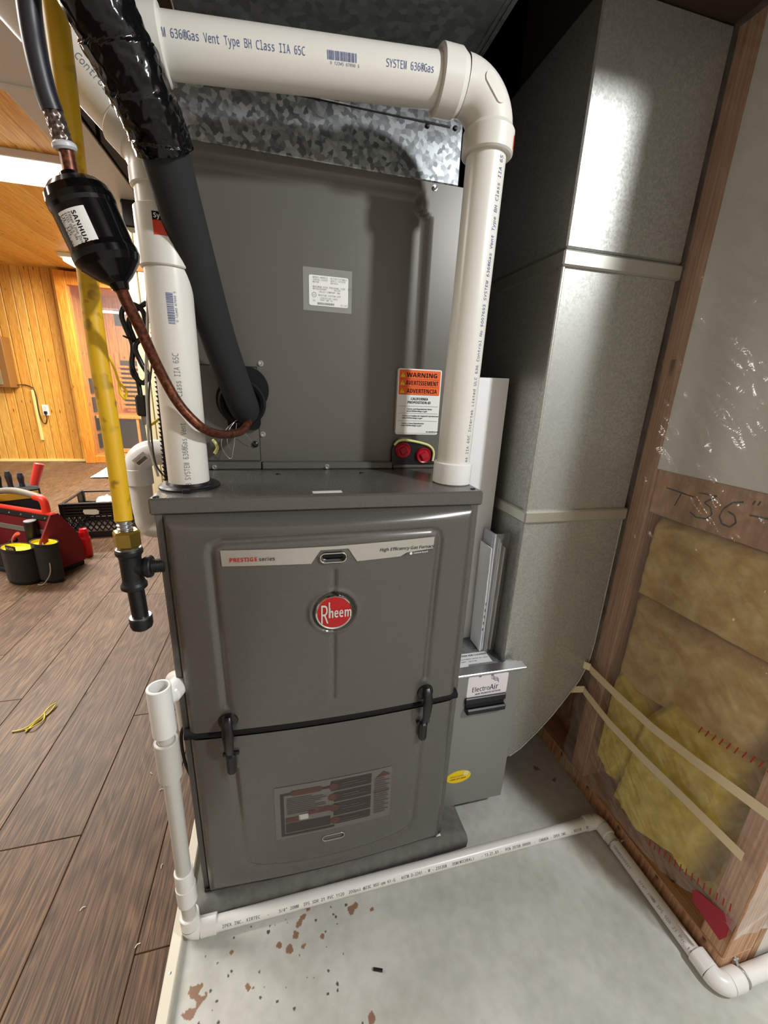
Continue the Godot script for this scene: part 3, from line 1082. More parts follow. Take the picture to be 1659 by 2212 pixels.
	for r in [[0.163, 0.194, 0.170, 0.309], [0.170, 0.303, 0.262, 0.309], [0.170, 0.194, 0.27, 0.200], [0.262, 0.293, 0.346, 0.3195], [0.268, 0.263, 0.346, 0.289], [0.268, 0.225, 0.346, 0.259], [0.272, 0.201, 0.346, 0.221], [0.172, 0.203, 0.262, 0.228]]:
		s = S()
		curved(s, rrect(r[0], r[1], r[2], r[3], 0.002), 0.0005)
		part(ld, "dark_field", s, plate_dark)
	var plate_red := mat(Color("53302a"), 0.4)
	var marks := [rrect(0.183, 0.300, 0.245, 0.313, 0.006), rrect(0.216, 0.243, 0.262, 0.257, 0.002), rrect(0.352, 0.263, 0.386, 0.267, 0.001), PackedVector2Array([Vector2(0.355, 0.304), Vector2(0.387, 0.306), Vector2(0.372, 0.318)]), rrect(0.172, 0.231, 0.2, 0.243, 0.001)]
	for r in [[0.268, 0.305], [0.266, 0.277], [0.269, 0.247], [0.271, 0.212]]:
		marks.append(disc(r[0], r[1], 0.0095, 0.0095, 18))
	for mk in marks:
		s = S()
		curved(s, mk, 0.0008)
		part(ld, "red_mark", s, plate_red)
	s = S()
	for i in 9:
		curved(s, rrect(0.175, 0.292 - i * 0.005, 0.175 + 0.05 + 0.03 * absf(sin(i * 2.3)), 0.2945 - i * 0.005, 0.001, 2), 0.0008)
	for i in 16:
		curved(s, rrect(0.353, 0.298 - i * 0.0062, 0.353 + 0.022 + 0.011 * absf(sin(i * 1.7)), 0.3008 - i * 0.0062, 0.001, 2), 0.0011)
	for r in [[0.285, 0.303], [0.285, 0.273], [0.285, 0.24], [0.285, 0.206]]:
		for i in 2:
			curved(s, rrect(r[0], r[1] + i * 0.006, r[0] + 0.05 - i * 0.014, r[1] + 0.002 + i * 0.006, 0.0008, 2), 0.0009)
	part(ld, "plate_print", s, mat(Color("55514e"), 0.5)).set_meta("kind", "stuff")
	s = S()
	curved(s, rrect(0.198, 0.233, 0.217, 0.247, 0.002), 0.0008)
	part(ld, "plate_white_patch", s, mat(Color("b9b7b2"), 0.5))
	s = S()
	wp = PackedVector3Array()
	for p in rrect(0.245, 0.158, 0.291, 0.1725, 0.0072, 8):
		wp.append(Vector3(p.x, p.y, 0.0185 + bow(p.x)))
	wp.append(wp[0])
	wp.append(wp[1])
	tube(s, wp, 0.0012, 8, false)
	part(ld, "oval_rim", s, mat(Color("a9a79a"), 0.25, 0.5), "pale oval rim")
	# gasket strip between the doors
	s = S()
	grid(s, 40, 6, func(u: float, v: float) -> Vector3:
		var x := lerpf(0.004, W - 0.006, u)
		var a := PI * v
		return Vector3(x, 0.470 - cos(a) * 0.009, 0.0 + bow(x) + 0.020 * sin(a) + (0.0 if v < 0.45 or v > 0.55 else -0.003)))
	part(f, "door_gasket", s, M.rubber, "black rubber strip between the doors")
	# latches
	for lx in [0.081, 0.450]:
		var zz := 0.018 + bow(lx)
		var la := S()
		lathe(la, [Vector2(0.017, 0), Vector2(0.016, 0.003), Vector2(0.009, 0.006), Vector2(0.006, 0.014), Vector2(0, 0.014)], Transform3D(Basis(Vector3(1, 0, 0), Vector3(0, 0, 1), Vector3(0, -1, 0)), Vector3(lx, 0.500, zz)), 20)
		var lat := part(f, "latch", la, M.black)
		var lb := S()
		var pth := smooth_path([Vector3(lx, 0.515, zz + 0.010), Vector3(lx, 0.505, zz + 0.017), Vector3(lx, 0.480, zz + 0.020), Vector3(lx, 0.455, zz + 0.018), Vector3(lx, 0.438, zz + 0.012)], 5)
		tube(lb, pth, 0.007, 12, true, func(l: float, a: float) -> float:
			return (0.0075 - 0.002 * absf(l - 0.03) / 0.04) * (1.0 + 0.35 * cos(2.0 * a)))
		part(lat, "latch_handle", lb, M.black)
		var lc := S()
		box(lc, Vector3(lx - 0.008, 0.385, zz - 0.002), Vector3(lx + 0.008, 0.432, zz + 0.013), 0.005)
		box(lc, Vector3(lx - 0.014, 0.424, zz - 0.002), Vector3(lx + 0.014, 0.432, zz + 0.006), 0.002)
		part(lat, "latch_keeper", lc, M.black)
	# bottom corner tabs
	s = S()
	box(s, Vector3(0.500, 0.052, 0.0), Vector3(0.528, 0.062, 0.008), 0.001)
	part(f, "bottom_lip", s, M.black)
	s = S()
	box(s, Vector3(0.002, 0.052, 0.0), Vector3(0.03, 0.060, 0.008), 0.001)
	part(f, "bottom_lip", s, M.black)
	s = S()
	slab(s, PackedVector2Array([Vector2(0.517, 0.0545), Vector2(0.529, 0.0545), Vector2(0.526, 0.062)]), 0.008, 0.0095)
	part(f, "torn_corner", s, M.white_sticker)

func densify(p: PackedVector2Array, step: float) -> PackedVector2Array:
	var o := PackedVector2Array()
	for i in p.size():
		var a := p[i]
		var b := p[(i + 1) % p.size()]
		var k := maxi(1, int(a.distance_to(b) / step))
		for j in k:
			o.append(a.lerp(b, float(j) / k))
	return o

# flat outline laid on a bowed door, cut in narrow strips so that it follows the bow
func curved(st: SurfaceTool, poly: PackedVector2Array, lift: float) -> void:
	var x0 := poly[0].x
	var x1 := poly[0].x
	for p in poly:
		x0 = minf(x0, p.x)
		x1 = maxf(x1, p.x)
	var x := floorf(x0 / 0.01) * 0.01
	while x < x1:
		for piece in Geometry2D.intersect_polygons(poly, PackedVector2Array([Vector2(x, -1), Vector2(x + 0.01, -1), Vector2(x + 0.01, 2), Vector2(x, 2)])):
			var ix := Geometry2D.triangulate_polygon(piece)
			for i in range(0, ix.size(), 3):
				var q := [piece[ix[i]], piece[ix[i + 1]], piece[ix[i + 2]]]
				if (q[1] - q[0]).cross(q[2] - q[0]) < 0:
					q = [q[0], q[2], q[1]]
				var r := []
				for p in q:
					r.append(Vector3(p.x, p.y, 0.0178 + bow(p.x) + lift))
				tri(st, r[0], r[1], r[2])
		x += 0.01

# ---------------------------------------------------------------- evaporator coil cabinet
const ZC := -0.213
func coil() -> void:
	var c := thing("coil_cabinet", "dark grey sheet metal coil cabinet standing on the furnace", "coil cabinet", Vector3(W / 2, 0.905, -0.46))
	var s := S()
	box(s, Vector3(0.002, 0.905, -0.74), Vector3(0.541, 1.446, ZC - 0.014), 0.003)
	part(c, "darkened_casing", s, mat(Color("2a2a29"), 0.6))  # darker than the front paint: shade of the side gap put into the colour
	s = S()
	var hgt := func(x: float, y: float) -> float:
		var xr := 0.478 - 0.02 * smoothstep(1.385, 1.405, y)
		var d := minf(xr - x, 1.428 - y)
		return ZC - 0.011 * smoothstep(-0.004, 0.010, d) + 0.0
	grid(s, 110, 100, func(u: float, v: float) -> Vector3:
		var x := lerpf(0.002, 0.541, u)
		var y := lerpf(0.918, 1.446, v)
		return Vector3(x, y, hgt.call(x, y)))
	var fp := part(c, "front_panel", s, M.coil)
	s = S()
	box(s, Vector3(0.002, 0.9055, ZC - 0.014), Vector3(0.147, 0.920, ZC + 0.006), 0.002)
	box(s, Vector3(0.149, 0.9055, ZC - 0.014), Vector3(0.425, 0.920, ZC + 0.008), 0.002)
	box(s, Vector3(0.427, 0.9055, ZC - 0.014), Vector3(0.541, 0.913, ZC + 0.004), 0.002)
	part(c, "bottom_hem", s, M.coil)
	# access cover on the left with its seam
	s = S()
	box(s, Vector3(0.004, 0.921, ZC - 0.013), Vector3(0.1455, 1.1025, ZC - 0.0085), 0.001)
	part(c, "access_cover", s, M.coil)
	s = S()
	box(s, Vector3(0.1455, 0.921, ZC - 0.0125), Vector3(0.147, 1.1045, ZC - 0.0100), 0.0)
	box(s, Vector3(0.004, 1.1025, ZC - 0.0125), Vector3(0.147, 1.1045, ZC - 0.0100), 0.0)
	part(c, "cover_seam", s, M.black)
	var zf := ZC - 0.0105
	for p in [Vector3(0.155, 1.111, zf), Vector3(0.153, 0.975, zf), Vector3(0.058, 0.911, ZC + 0.006), Vector3(0.281, 0.911, ZC + 0.008), Vector3(0.056, 1.438, ZC), Vector3(0.484, 1.438, ZC)]:
		s = S()
		var t := Transform3D(Basis(Vector3(1, 0, 0), Vector3(0, 0, 1), Vector3(0, -1, 0)), p)
		lathe(s, [Vector2(0.0052, 0), Vector2(0.0052, 0.001), Vector2(0.0036, 0.001), Vector2(0.0036, 0.0045), Vector2(0.003, 0.005), Vector2(0, 0.0045)], t, 12)
		part(c, "screw", s, M.steel, "small hex-head screw")
	# rating label under clear tape
	s = S()
	box(s, Vector3(0.238, 1.212, zf + 0.0003), Vector3(0.331, 1.286, zf + 0.0005))
	part(c, "clear_tape", s, M.clear_tape)
	s = S()
	slab(s, rrect(0.249, 1.2215, 0.324, 1.2735, 0.003), zf + 0.0006, zf + 0.0009)
	var rl := part(c, "rating_label", s, M.white_sticker, "white rating label")
	s = S()
	var zt := zf + 0.0012
	var T := func(str_: String, x: float, y: float, h: float) -> void:
		text(s, str_, h, frame(Vector3(x, y, zt), Vector3(1, 0, 0), Vector3(0, 1, 0)), 0.0, "Droid Sans Mono")
	T.call("MODEL/MODELE  RCF3617STAMCA", 0.256, 1.2685, 0.0021)
	T.call("SERIAL/SERIE  W4912 037078", 0.256, 1.2645, 0.0021)
	T.call("MOTOR         REFRIG", 0.256, 1.2605, 0.0021)
	T.call("MAXIMUM HIGH PRESSURE SIDE  PSI", 0.256, 1.2525, 0.002)
	T.call("REFRIGERANT      R410A", 0.256, 1.2488, 0.002)
	T.call("SALES COMPANY INC", 0.268, 1.2445, 0.002)
	T.call("HEATING SYSTEM AIR", 0.266, 1.2385, 0.002)
	T.call("CERTIFIED SAFE", 0.27, 1.2335, 0.002)
	T.call("PART NO 92", 0.27, 1.2300, 0.0018)
	T.call("US", 0.256, 1.2285, 0.002)
	T.call("92-103", 0.309, 1.2235, 0.0018)
	lathe(s, [Vector2(0.0044, 0), Vector2(0.0036, 0)], Transform3D(Basis(Vector3(1, 0, 0), Vector3(0, 0, 1), Vector3(0, -1, 0)), Vector3(0.2585, 1.240, zt)), 20)
	T.call("UL", 0.2562, 1.2385, 0.003)
	var rng := RandomNumberGenerator.new()
	rng.seed = 9
	var bx := 0.265
	while bx < 0.297:
		var bw := rng.randf_range(0.0003, 0.0009)
		quad(s, Vector3(bx, 1.2235, zt), Vector3(bx + bw, 1.2235, zt), Vector3(bx + bw, 1.2275, zt), Vector3(bx, 1.2275, zt))
		bx += bw + rng.randf_range(0.0003, 0.0008)
	part(rl, "label_print", s, M.grey_print)
	# warning label on the raised right margin
	s = S()
	var zw := ZC + 0.0003
	slab(s, rrect(0.430, 0.980, 0.527, 1.116, 0.004), zf + 0.0003, zw + 0.0003)
	var wl := part(c, "warning_label", s, M.white_sticker, "white and orange warning label")
	s = S()
	slab(s, rrect(0.4325, 1.064, 0.5245, 1.1135, 0.001, 2), zw + 0.0003, zw + 0.0005)
	part(wl, "orange_field", s, M.orange)
	s = S()
	var z2 := zw + 0.0009
	var Wt := func(str_: String, x: float, y: float, h: float, bold: bool, k: float) -> void:
		text(s, str_, h, frame(Vector3(x, y, z2), Vector3(1, 0, 0), Vector3(0, 1, 0)), 0.0, "Droid Sans", bold, k)
	Wt.call("WARNING", 0.4485, 1.0995, 0.0088, true, 1.16)
	Wt.call("AVERTISSEMENT", 0.4475, 1.0835, 0.0088, true, 0.76)
	Wt.call("ADVERTENCIA", 0.4505, 1.0675, 0.0085, true, 0.85)
	Wt.call("CALIFORNIA", 0.4605, 1.0530, 0.0052, true, 0.9)
	Wt.call("PROPOSITION 65", 0.4535, 1.0455, 0.0052, true, 0.9)
	for r in [[0.453, 1.0330, "Cancer and Reproductive Harm"], [0.453, 1.0285, "www.P65Warnings.ca.gov"], [0.443, 1.0185, "Cancer et Troubles de l'appareil reproducteur"], [0.443, 1.0140, "www.P65Warnings.ca.gov"], [0.442, 1.0025, "Cancer y Dano Reproductivo"], [0.442, 0.9980, "www.P65Warnings.ca.gov"], [0.500, 0.9845, "92-107670-01-00"]]:
		Wt.call(r[2], r[0], r[1], 0.0026, true, 0.95)
	for y in [1.0400, 1.0250, 1.0090, 0.9825, 1.0637]:
		quad(s, Vector3(0.4335, y, z2), Vector3(0.5235, y, z2), Vector3(0.5235, y + 0.0004, z2), Vector3(0.4335, y + 0.0004, z2))
	for y in [1.0955, 1.0800]:
		quad(s, Vector3(0.4335, y, z2), Vector3(0.5235, y, z2), Vector3(0.5235, y + 0.0003, z2), Vector3(0.4335, y + 0.0003, z2))
	part(wl, "black_lettering", s, M.black_ink)
	s = S()
	for y in [1.1035, 1.0875, 1.0715]:
		slab(s, PackedVector2Array([Vector2(0.4355, y - 0.0045), Vector2(0.4455, y - 0.0045), Vector2(0.4405, y + 0.0045)]), z2 - 0.0003, z2)
	part(wl, "warning_triangles", s, M.yellow_sticker)
	s = S()
	for y in [1.1035, 1.0875, 1.0715]:
		box(s, Vector3(0.4401, y - 0.0015, z2), Vector3(0.4409, y + 0.0022, z2 + 0.0001))
		box(s, Vector3(0.4401, y - 0.0035, z2), Vector3(0.4409, y - 0.0025, z2 + 0.0001))
	part(wl, "exclamation_marks", s, M.black_ink)
	# drain opening with two red plugs
	s = S()
	slab(s, PackedVector2Array([Vector2(0.425, 0.913), Vector2(0.424, 0.945), Vector2(0.430, 0.960), Vector2(0.445, 0.966), Vector2(0.505, 0.956), Vector2(0.520, 0.946), Vector2(0.524, 0.915)]), zf, ZC + 0.0012)
	part(c, "drain_opening", s, M.black, "black drain port plate")
	for p in [Vector2(0.448, 0.9455), Vector2(0.4965, 0.934)]:
		s = S()
		var t := Transform3D(Basis(Vector3(1, 0, 0), Vector3(0, 0, 1), Vector3(0, -1, 0)), Vector3(p.x, p.y, ZC + 0.001))
		lathe(s, [Vector2(0.017, 0), Vector2(0.017, 0.006), Vector2(0.0155, 0.008), Vector2(0.0125, 0.0065), Vector2(0, 0.0065)], t, 28)
		var pl := part(c, "drain_plug", s, M.red_plug, "round red drain plug")
		s = S()
		box(s, Vector3(-0.008, -0.008, 0.006), Vector3(0.008, 0.008, 0.012), 0.002, Transform3D(Basis(Vector3(0, 0, 1), 0.5), Vector3(p.x, p.y, ZC + 0.001)))
		part(pl, "plug_head", s, M.red_plug)
	s = S()
	tube(s, smooth_path([Vector3(0.428, 0.957, ZC + 0.004), Vector3(0.437, 0.966, ZC + 0.005), Vector3(0.455, 0.968, ZC + 0.005), Vector3(0.490, 0.962, ZC + 0.005), Vector3(0.510, 0.955, ZC + 0.005), Vector3(0.520, 0.942, ZC + 0.005), Vector3(0.519, 0.922, ZC + 0.005)], 6), 0.0028, 8)
	tube(s, smooth_path([Vector3(0.058, 0.965, ZC + 0.004), Vector3(0.064, 0.957, ZC + 0.006), Vector3(0.066, 0.948, ZC + 0.006), Vector3(0.060, 0.938, ZC + 0.004)], 6), 0.003, 8)
	part(c, "foam_gasket", s, mat(Color("e3df9a"), 0.8), "pale yellow foam gasket")
	# grommet plate where the lines enter
	s = S()
	slab(s, disc(0.116, 1.040, 0.046, 0.046, 36), zf, ZC + 0.004)
	slab(s, rrect(0.088, 0.984, 0.150, 1.040, 0.014), zf, ZC + 0.003)
	slab(s, disc(0.128, 1.062, 0.040, 0.042, 30), zf, ZC + 0.001)
	part(c, "line_grommet", s, M.rubber, "black rubber grommet round the lines")
	s = S()
	var gt := Transform3D(Basis(Vector3(1, 0, 0), Vector3(0, 0, 1), Vector3(0, -1, 0)), Vector3(0.118, 1.036, ZC))
	lathe(s, [Vector2(0.044, 0.0), Vector2(0.044, 0.012), Vector2(0.040, 0.015), Vector2(0.034, 0.012), Vector2(0.034, 0)], gt, 36)
	part(c, "grommet_collar", s, M.rubber)

	# plenum above
	var p := thing("supply_plenum", "bright spangled galvanised plenum box above the coil cabinet", "duct", Vector3(0.27, 1.446, -0.46))
	s = S()
	box(s, Vector3(0.002, 1.4462, -0.74), Vector3(0.531, 1.60, ZC + 0.001), 0.002)
	part(p, "plenum_box", s, M.plenum)
	s = S()
	box(s, Vector3(0.01, 1.5335, ZC + 0.001), Vector3(0.505, 1.599, ZC + 0.0035), 0.001)
	part(p, "folded_collar", s, M.plenum)
	s = S()
	box(s, Vector3(0.200, 1.5315, ZC + 0.0005), Vector3(0.505, 1.5335, ZC + 0.002))
	part(p, "collar_seam", s, M.black)
	for q in [Vector3(0.462, 1.528, ZC + 0.001), Vector3(0.515, 1.533, ZC + 0.001)]:
		s = S()
		lathe(s, [Vector2(0.0042, 0), Vector2(0.0042, 0.001), Vector2(0.003, 0.004), Vector2(0, 0.0042)], Transform3D(Basis(Vector3(1, 0, 0), Vector3(0, 0, 1), Vector3(0, -1, 0)), q), 12)
		part(p, "screw", s, M.black)

# ---------------------------------------------------------------- ducts
func ducts() -> void:
	var t := thing("overhead_duct", "dark galvanised trunk duct overhead above the white vent pipe", "duct", Vector3(0.29, 1.6, -0.4))
	var s := S()
	box(s, Vector3(0.052, 1.602, -1.2), Vector3(0.524, 2.225, 0.16), 0.003)  # top carried up to the ceiling, out of view, to block stray light
	part(t, "trunk_body", s, M.trunk)
	s = S()
	box(s, Vector3(0.524, 1.602, -1.2), Vector3(0.531, 1.618, 0.16), 0.001)
	box(s, Vector3(0.514, 1.5985, -1.2), Vector3(0.517, 1.602, 0.16), 0.0005)
	part(t, "edge_flange", s, M.trunk)

	# return drop: tall box with curved heel at the bottom
	var r := thing("return_duct", "tall galvanised return air duct beside the stud wall", "duct", Vector3(0.84, 0.1, -0.35))
	var xl := 0.706
	var xr := 0.972
	var zf := -0.1
	var zb := -0.62
	s = S()
	box(s, Vector3(xl, 1.335, zb), Vector3(xr, 1.698, zf), 0.003)
	part(r, "upper_section", s, M.duct)
	s = S()
	box(s, Vector3(xl + 0.002, 0.821, zb + 0.002), Vector3(xr - 0.001, 1.335, zf - 0.002), 0.003)
	part(r, "middle_section", s, M.duct)
	# boot: front outline with a quarter-round heel on the right
	s = S()
	var poly := PackedVector2Array([Vector2(0.735, 0.112), Vector2(0.735, 0.43), Vector2(xl + 0.001, 0.43), Vector2(xl + 0.001, 0.821), Vector2(xr - 0.002, 0.821)])
	var heel := [Vector2(xr - 0.002, 0.46), Vector2(0.966, 0.40), Vector2(0.948, 0.345), Vector2(0.920, 0.297), Vector2(0.885, 0.242), Vector2(0.845, 0.19), Vector2(0.80, 0.142), Vector2(0.77, 0.122)]
	for h in heel:
		poly.append(h)
	slab(s, poly, zb + 0.003, zf - 0.003)
	part(r, "boot", s, M.duct)
	s = S()
	var edge := PackedVector3Array()
	edge.append(Vector3(xr - 0.003, 0.815, zf - 0.002))
	for h in heel:
		edge.append(Vector3(h.x - 0.001, h.y + 0.001, zf - 0.002))
	tube(s, edge, 0.0022, 8)
	part(r, "boot_seam", s, M.duct)
	s = S()
	box(s, Vector3(xl - 0.003, 0.43, zf - 0.012), Vector3(xl + 0.004, 1.33, zf + 0.001), 0.002)
	part(r, "corner_seam", s, M.duct)
	for y in [1.317, 0.815]:
		s = S()
		box(s, Vector3(xl - 0.006, y - 0.013, zb), Vector3(xr + 0.001, y + 0.014, zf + 0.006), 0.003)
		part(r, "drive_cleat", s, M.cleat, "flat metal cleat across the duct joint")

	# light duct in the big room
	var d := thing("branch_duct", "pale rectangular branch duct hanging under the pine ceiling", "duct", Vector3(-0.39, 1.75, -0.9))
	s = S()
	box(s, Vector3(-0.457, 1.75, -1.62), Vector3(-0.318, 2.1, -0.25), 0.002)
	part(d, "duct_body", s, M.bright_duct)
	s = S()
	box(s, Vector3(-0.318, 1.745, -1.62), Vector3(-0.312, 1.757, -0.75), 0.001)
	box(s, Vector3(-0.318, 1.745, -1.03), Vector3(-0.311, 1.83, -1.015), 0.001)
	part(d, "dark_edge_angle", s, M.iron, "dark steel angle along the duct edge")
	s = S()
	box(s, Vector3(-0.36, 1.743, -0.58), Vector3(-0.357, 1.75, -0.25), 0.0005)
	part(d, "seam", s, M.bright_duct)
	s = S()
	box(s, Vector3(-0.458, 1.745, -0.83), Vector3(-0.318, 1.75, -0.80), 0.001)
	part(d, "seam", s, M.bright_duct)
	s = S()
	box(s, Vector3(-0.40, 1.655, -1.53), Vector3(-0.335, 1.752, -1.45), 0.006)
	part(d, "hanger_bracket", s, M.black, "black hanger bracket")

# ---------------------------------------------------------------- air cleaner, panel and papers
func air_cleaner() -> void:
	var a := thing("air_cleaner", "grey metal air cleaner box between furnace and return duct", "air cleaner", Vector3(0.63, 0.04, -0.25))
	var s := S()
	box(s, Vector3(0.535, 0.045, -0.62), Vector3(0.733, 0.437, -0.066), 0.003)
	part(a, "housing", s, M.galv)
	s = S()
	box(s, Vector3(0.5355, 0.049, -0.066), Vector3(0.727, 0.452, -0.055), 0.002)
	var fd := part(a, "front_door", s, M.cleaner)
	s = S()
	box(s, Vector3(0.5355, 0.449, -0.078), Vector3(0.738, 0.456, -0.052), 0.0015)
	box(s, Vector3(0.5355, 0.441, -0.090), Vector3(0.733, 0.449, -0.078), 0.0015)
	part(a, "top_rail", s, M.steel)
	s = S()
	slab(s, rrect(0.5885, 0.390, 0.692, 0.447, 0.004), -0.055, -0.0545)
	part(fd, "maker_label", s, mat(Color("e9e4ea"), 0.4), "white maker's label")
	s = S()
	var z := -0.0541
	text(s, "Electro", 0.0125, frame(Vector3(0.600, 0.404, z), Vector3(1, 0.02, 0), Vector3(0, 1, 0)), 0.0, "Droid Sans", false, 0.86)
	text(s, "Air", 0.0150, frame(Vector3(0.646, 0.404, z), Vector3(1, 0.02, 0), Vector3(0, 1, 0)), 0.0, "Droid Sans", false, 0.86)
	part(fd, "label_name", s, M.black_ink)
	s = S()
	text(s, "AIR PURIFICATION", 0.0046, frame(Vector3(0.610, 0.3945, z), Vector3(1, 0.03, 0), Vector3(0, 1, 0)), 0.0, "Droid Sans", true, 1.15)
	var navy := mat(Color("3b3a5e"), 0.6)
	part(fd, "label_slogan", s, navy)
	for k in 3:
		s = S()
		var zz := []
		for i in 5:
			zz.append(Vector3(0.645 + i * 0.0055 + k * 0.001, 0.4405 - i * 0.0032 - k * 0.0045 + (0.0025 if i % 2 else 0.0) + 0.004, z))
		for i in 4:
			var d: Vector3 = (zz[i + 1] - zz[i]).normalized()
			var n := Vector3(-d.y, d.x, 0) * 0.0006
			quad(s, zz[i] - n, zz[i + 1] - n, zz[i + 1] + n, zz[i] + n)
		part(fd, "label_wave", s, navy)
	s = S()
	box(s, Vector3(0.585, 0.373, -0.056), Vector3(0.691, 0.3905, -0.049), 0.002)
	box(s, Vector3(0.587, 0.350, -0.056), Vector3(0.689, 0.366, -0.040), 0.003)
	box(s, Vector3(0.587, 0.362, -0.056), Vector3(0.689, 0.376, -0.0525), 0.001)
	part(fd, "door_handle", s, M.black)
	s = S()
	slab(s, disc(0.597, 0.1475, 0.0335, 0.0195, 36), -0.055, -0.0545, Transform3D(Basis(Vector3(0, 0, 1), 0.02), Vector3(0.0, -0.012, 0)))
	var ys := part(fd, "oval_sticker", s, M.yellow_sticker, "yellow oval sticker")
	s = S()
	text(s, "1-888-247-4066", 0.0045, frame(Vector3(0.570, 0.139, z), Vector3(1, 0.02, 0), Vector3(0, 1, 0)), 0.0, "Droid Sans", true)
	text(s, "SERVICE DEPOT", 0.004, frame(Vector3(0.571, 0.1475, z), Vector3(1, 0.02, 0), Vector3(0, 1, 0)), 0.0, "Droid Sans", false, 0.9)
	part(fd, "sticker_lettering", s, mat(Color("7c5a12"), 0.6))
	s = S()
	slab(s, disc(0.6135, 0.1555, 0.0075, 0.0065, 20), -0.0545, -0.0541)
	part(fd, "sticker_badge", s, mat(Color("e7dfae"), 0.4))
	for x in [0.618, 0.650]:
		s = S()
		lathe(s, [Vector2(0.004, 0), Vector2(0.003, 0.0015), Vector2(0, 0.002)], Transform3D(Basis(Vector3(1, 0, 0), Vector3(0, 0, 1), Vector3(0, -1, 0)), Vector3(x, 0.4475, -0.0548)), 12)
		part(fd, "rivet", s, M.cleaner)
	s = S()
	box(s, Vector3(0.56, 0.4372, -0.150), Vector3(0.680, 0.4376, -0.092))
	part(a, "instruction_label", s, M.white_sticker, "white instruction label on the top")
	s = S()
	text(s, "MEDIA AIR CLEANER", 0.0058, frame(Vector3(0.600, 0.4380, -0.138), Vector3(1, 0, 0), Vector3(0, 0, -1)), 0.0, "Droid Sans", true)
	text(s, "REPLACE MEDIA  MODEL NO. 16254", 0.0036, frame(Vector3(0.595, 0.4380, -0.126), Vector3(1, 0, 0), Vector3(0, 0, -1)))
	text(s, "DIRTY     AIR FLOW", 0.0036, frame(Vector3(0.60, 0.4380, -0.117), Vector3(1, 0, 0), Vector3(0, 0, -1)))
	part(a, "instruction_print", s, M.black_ink)
	s = S()
	slab(s, PackedVector2Array([Vector2(0.608, -0.094), Vector2(0.615, -0.108), Vector2(0.684, -0.108), Vector2(0.700, -0.094)]), -0.4385, -0.4377, Transform3D(Basis(Vector3(1, 0, 0), Vector3(0, 0, 1), Vector3(0, -1, 0)), Vector3.ZERO))
	part(a, "label_bar", s, M.grey_print)
	s = S()
	box(s, Vector3(0.552, 0.0, -0.5), Vector3(0.655, 0.045, -0.085), 0.003)
	part(a, "foot_block", s, mat(Color("4a4640"), 0.8), "dark support block underneath")

	# white panel standing on the cleaner behind the pipe
	var p := thing("foam_board", "tall plain white board standing on the air cleaner", "board", Vector3(0.63, 0.438, -0.23))
	s = S()
	slab(s, PackedVector2Array([Vector2(0.553, 0.438), Vector2(0.690, 0.438), Vector2(0.690, 1.107), Vector2(0.553, 1.105)]), -0.222, -0.214)
	part(p, "panel_sheet", s, mat(Color("eeeeee"), 0.6))
	# bagged manuals
	var b := thing("manual_bundle", "booklets in a clear plastic bag standing before the white board", "booklets", Vector3(0.678, 0.438, -0.18))
	for k in 5:
		s = S()
		var x := 0.664 + k * 0.0068
		var lean := Transform3D(Basis(Vector3(0, 0, 1), 0.012 - 0.006 * k), Vector3(x, 0.4385, -0.150 - 0.004 * (k % 2)))
		box(s, Vector3(0, 0.001, -0.054), Vector3(0.0035 + 0.001 * (k % 3), 0.285 + 0.011 * ((k * 3) % 4), 0), 0.0006, lean)
		part(b, "booklet", s, [M.paper, mat(Color("b9bcc0"), 0.7), mat(Color("8f9296"), 0.6), M.paper, mat(Color("c8cacc"), 0.7)][k])
	s = S()
	var nn := noise(25.0, 131)
	grid(s, 28, 70, func(u: float, v: float) -> Vector3:
		var a2 := lerpf(0.05, PI - 0.05, u)
		var y := lerpf(0.439, 0.762, v)
		var wv := nn.get_noise_2d(u * 3.0, y) * 0.003
		return Vector3(0.681 - cos(a2) * (0.023 + wv), y, -0.150 + sin(a2) * (0.007 + wv)))
	part(b, "plastic_bag", s, M.film)
	s = S()
	for k in 5:
		box(s, Vector3(0.6645, 0.50 + k * 0.018, -0.1498), Vector3(0.6668, 0.508 + k * 0.018, -0.1494))
	part(b, "spine_print", s, M.black_ink)

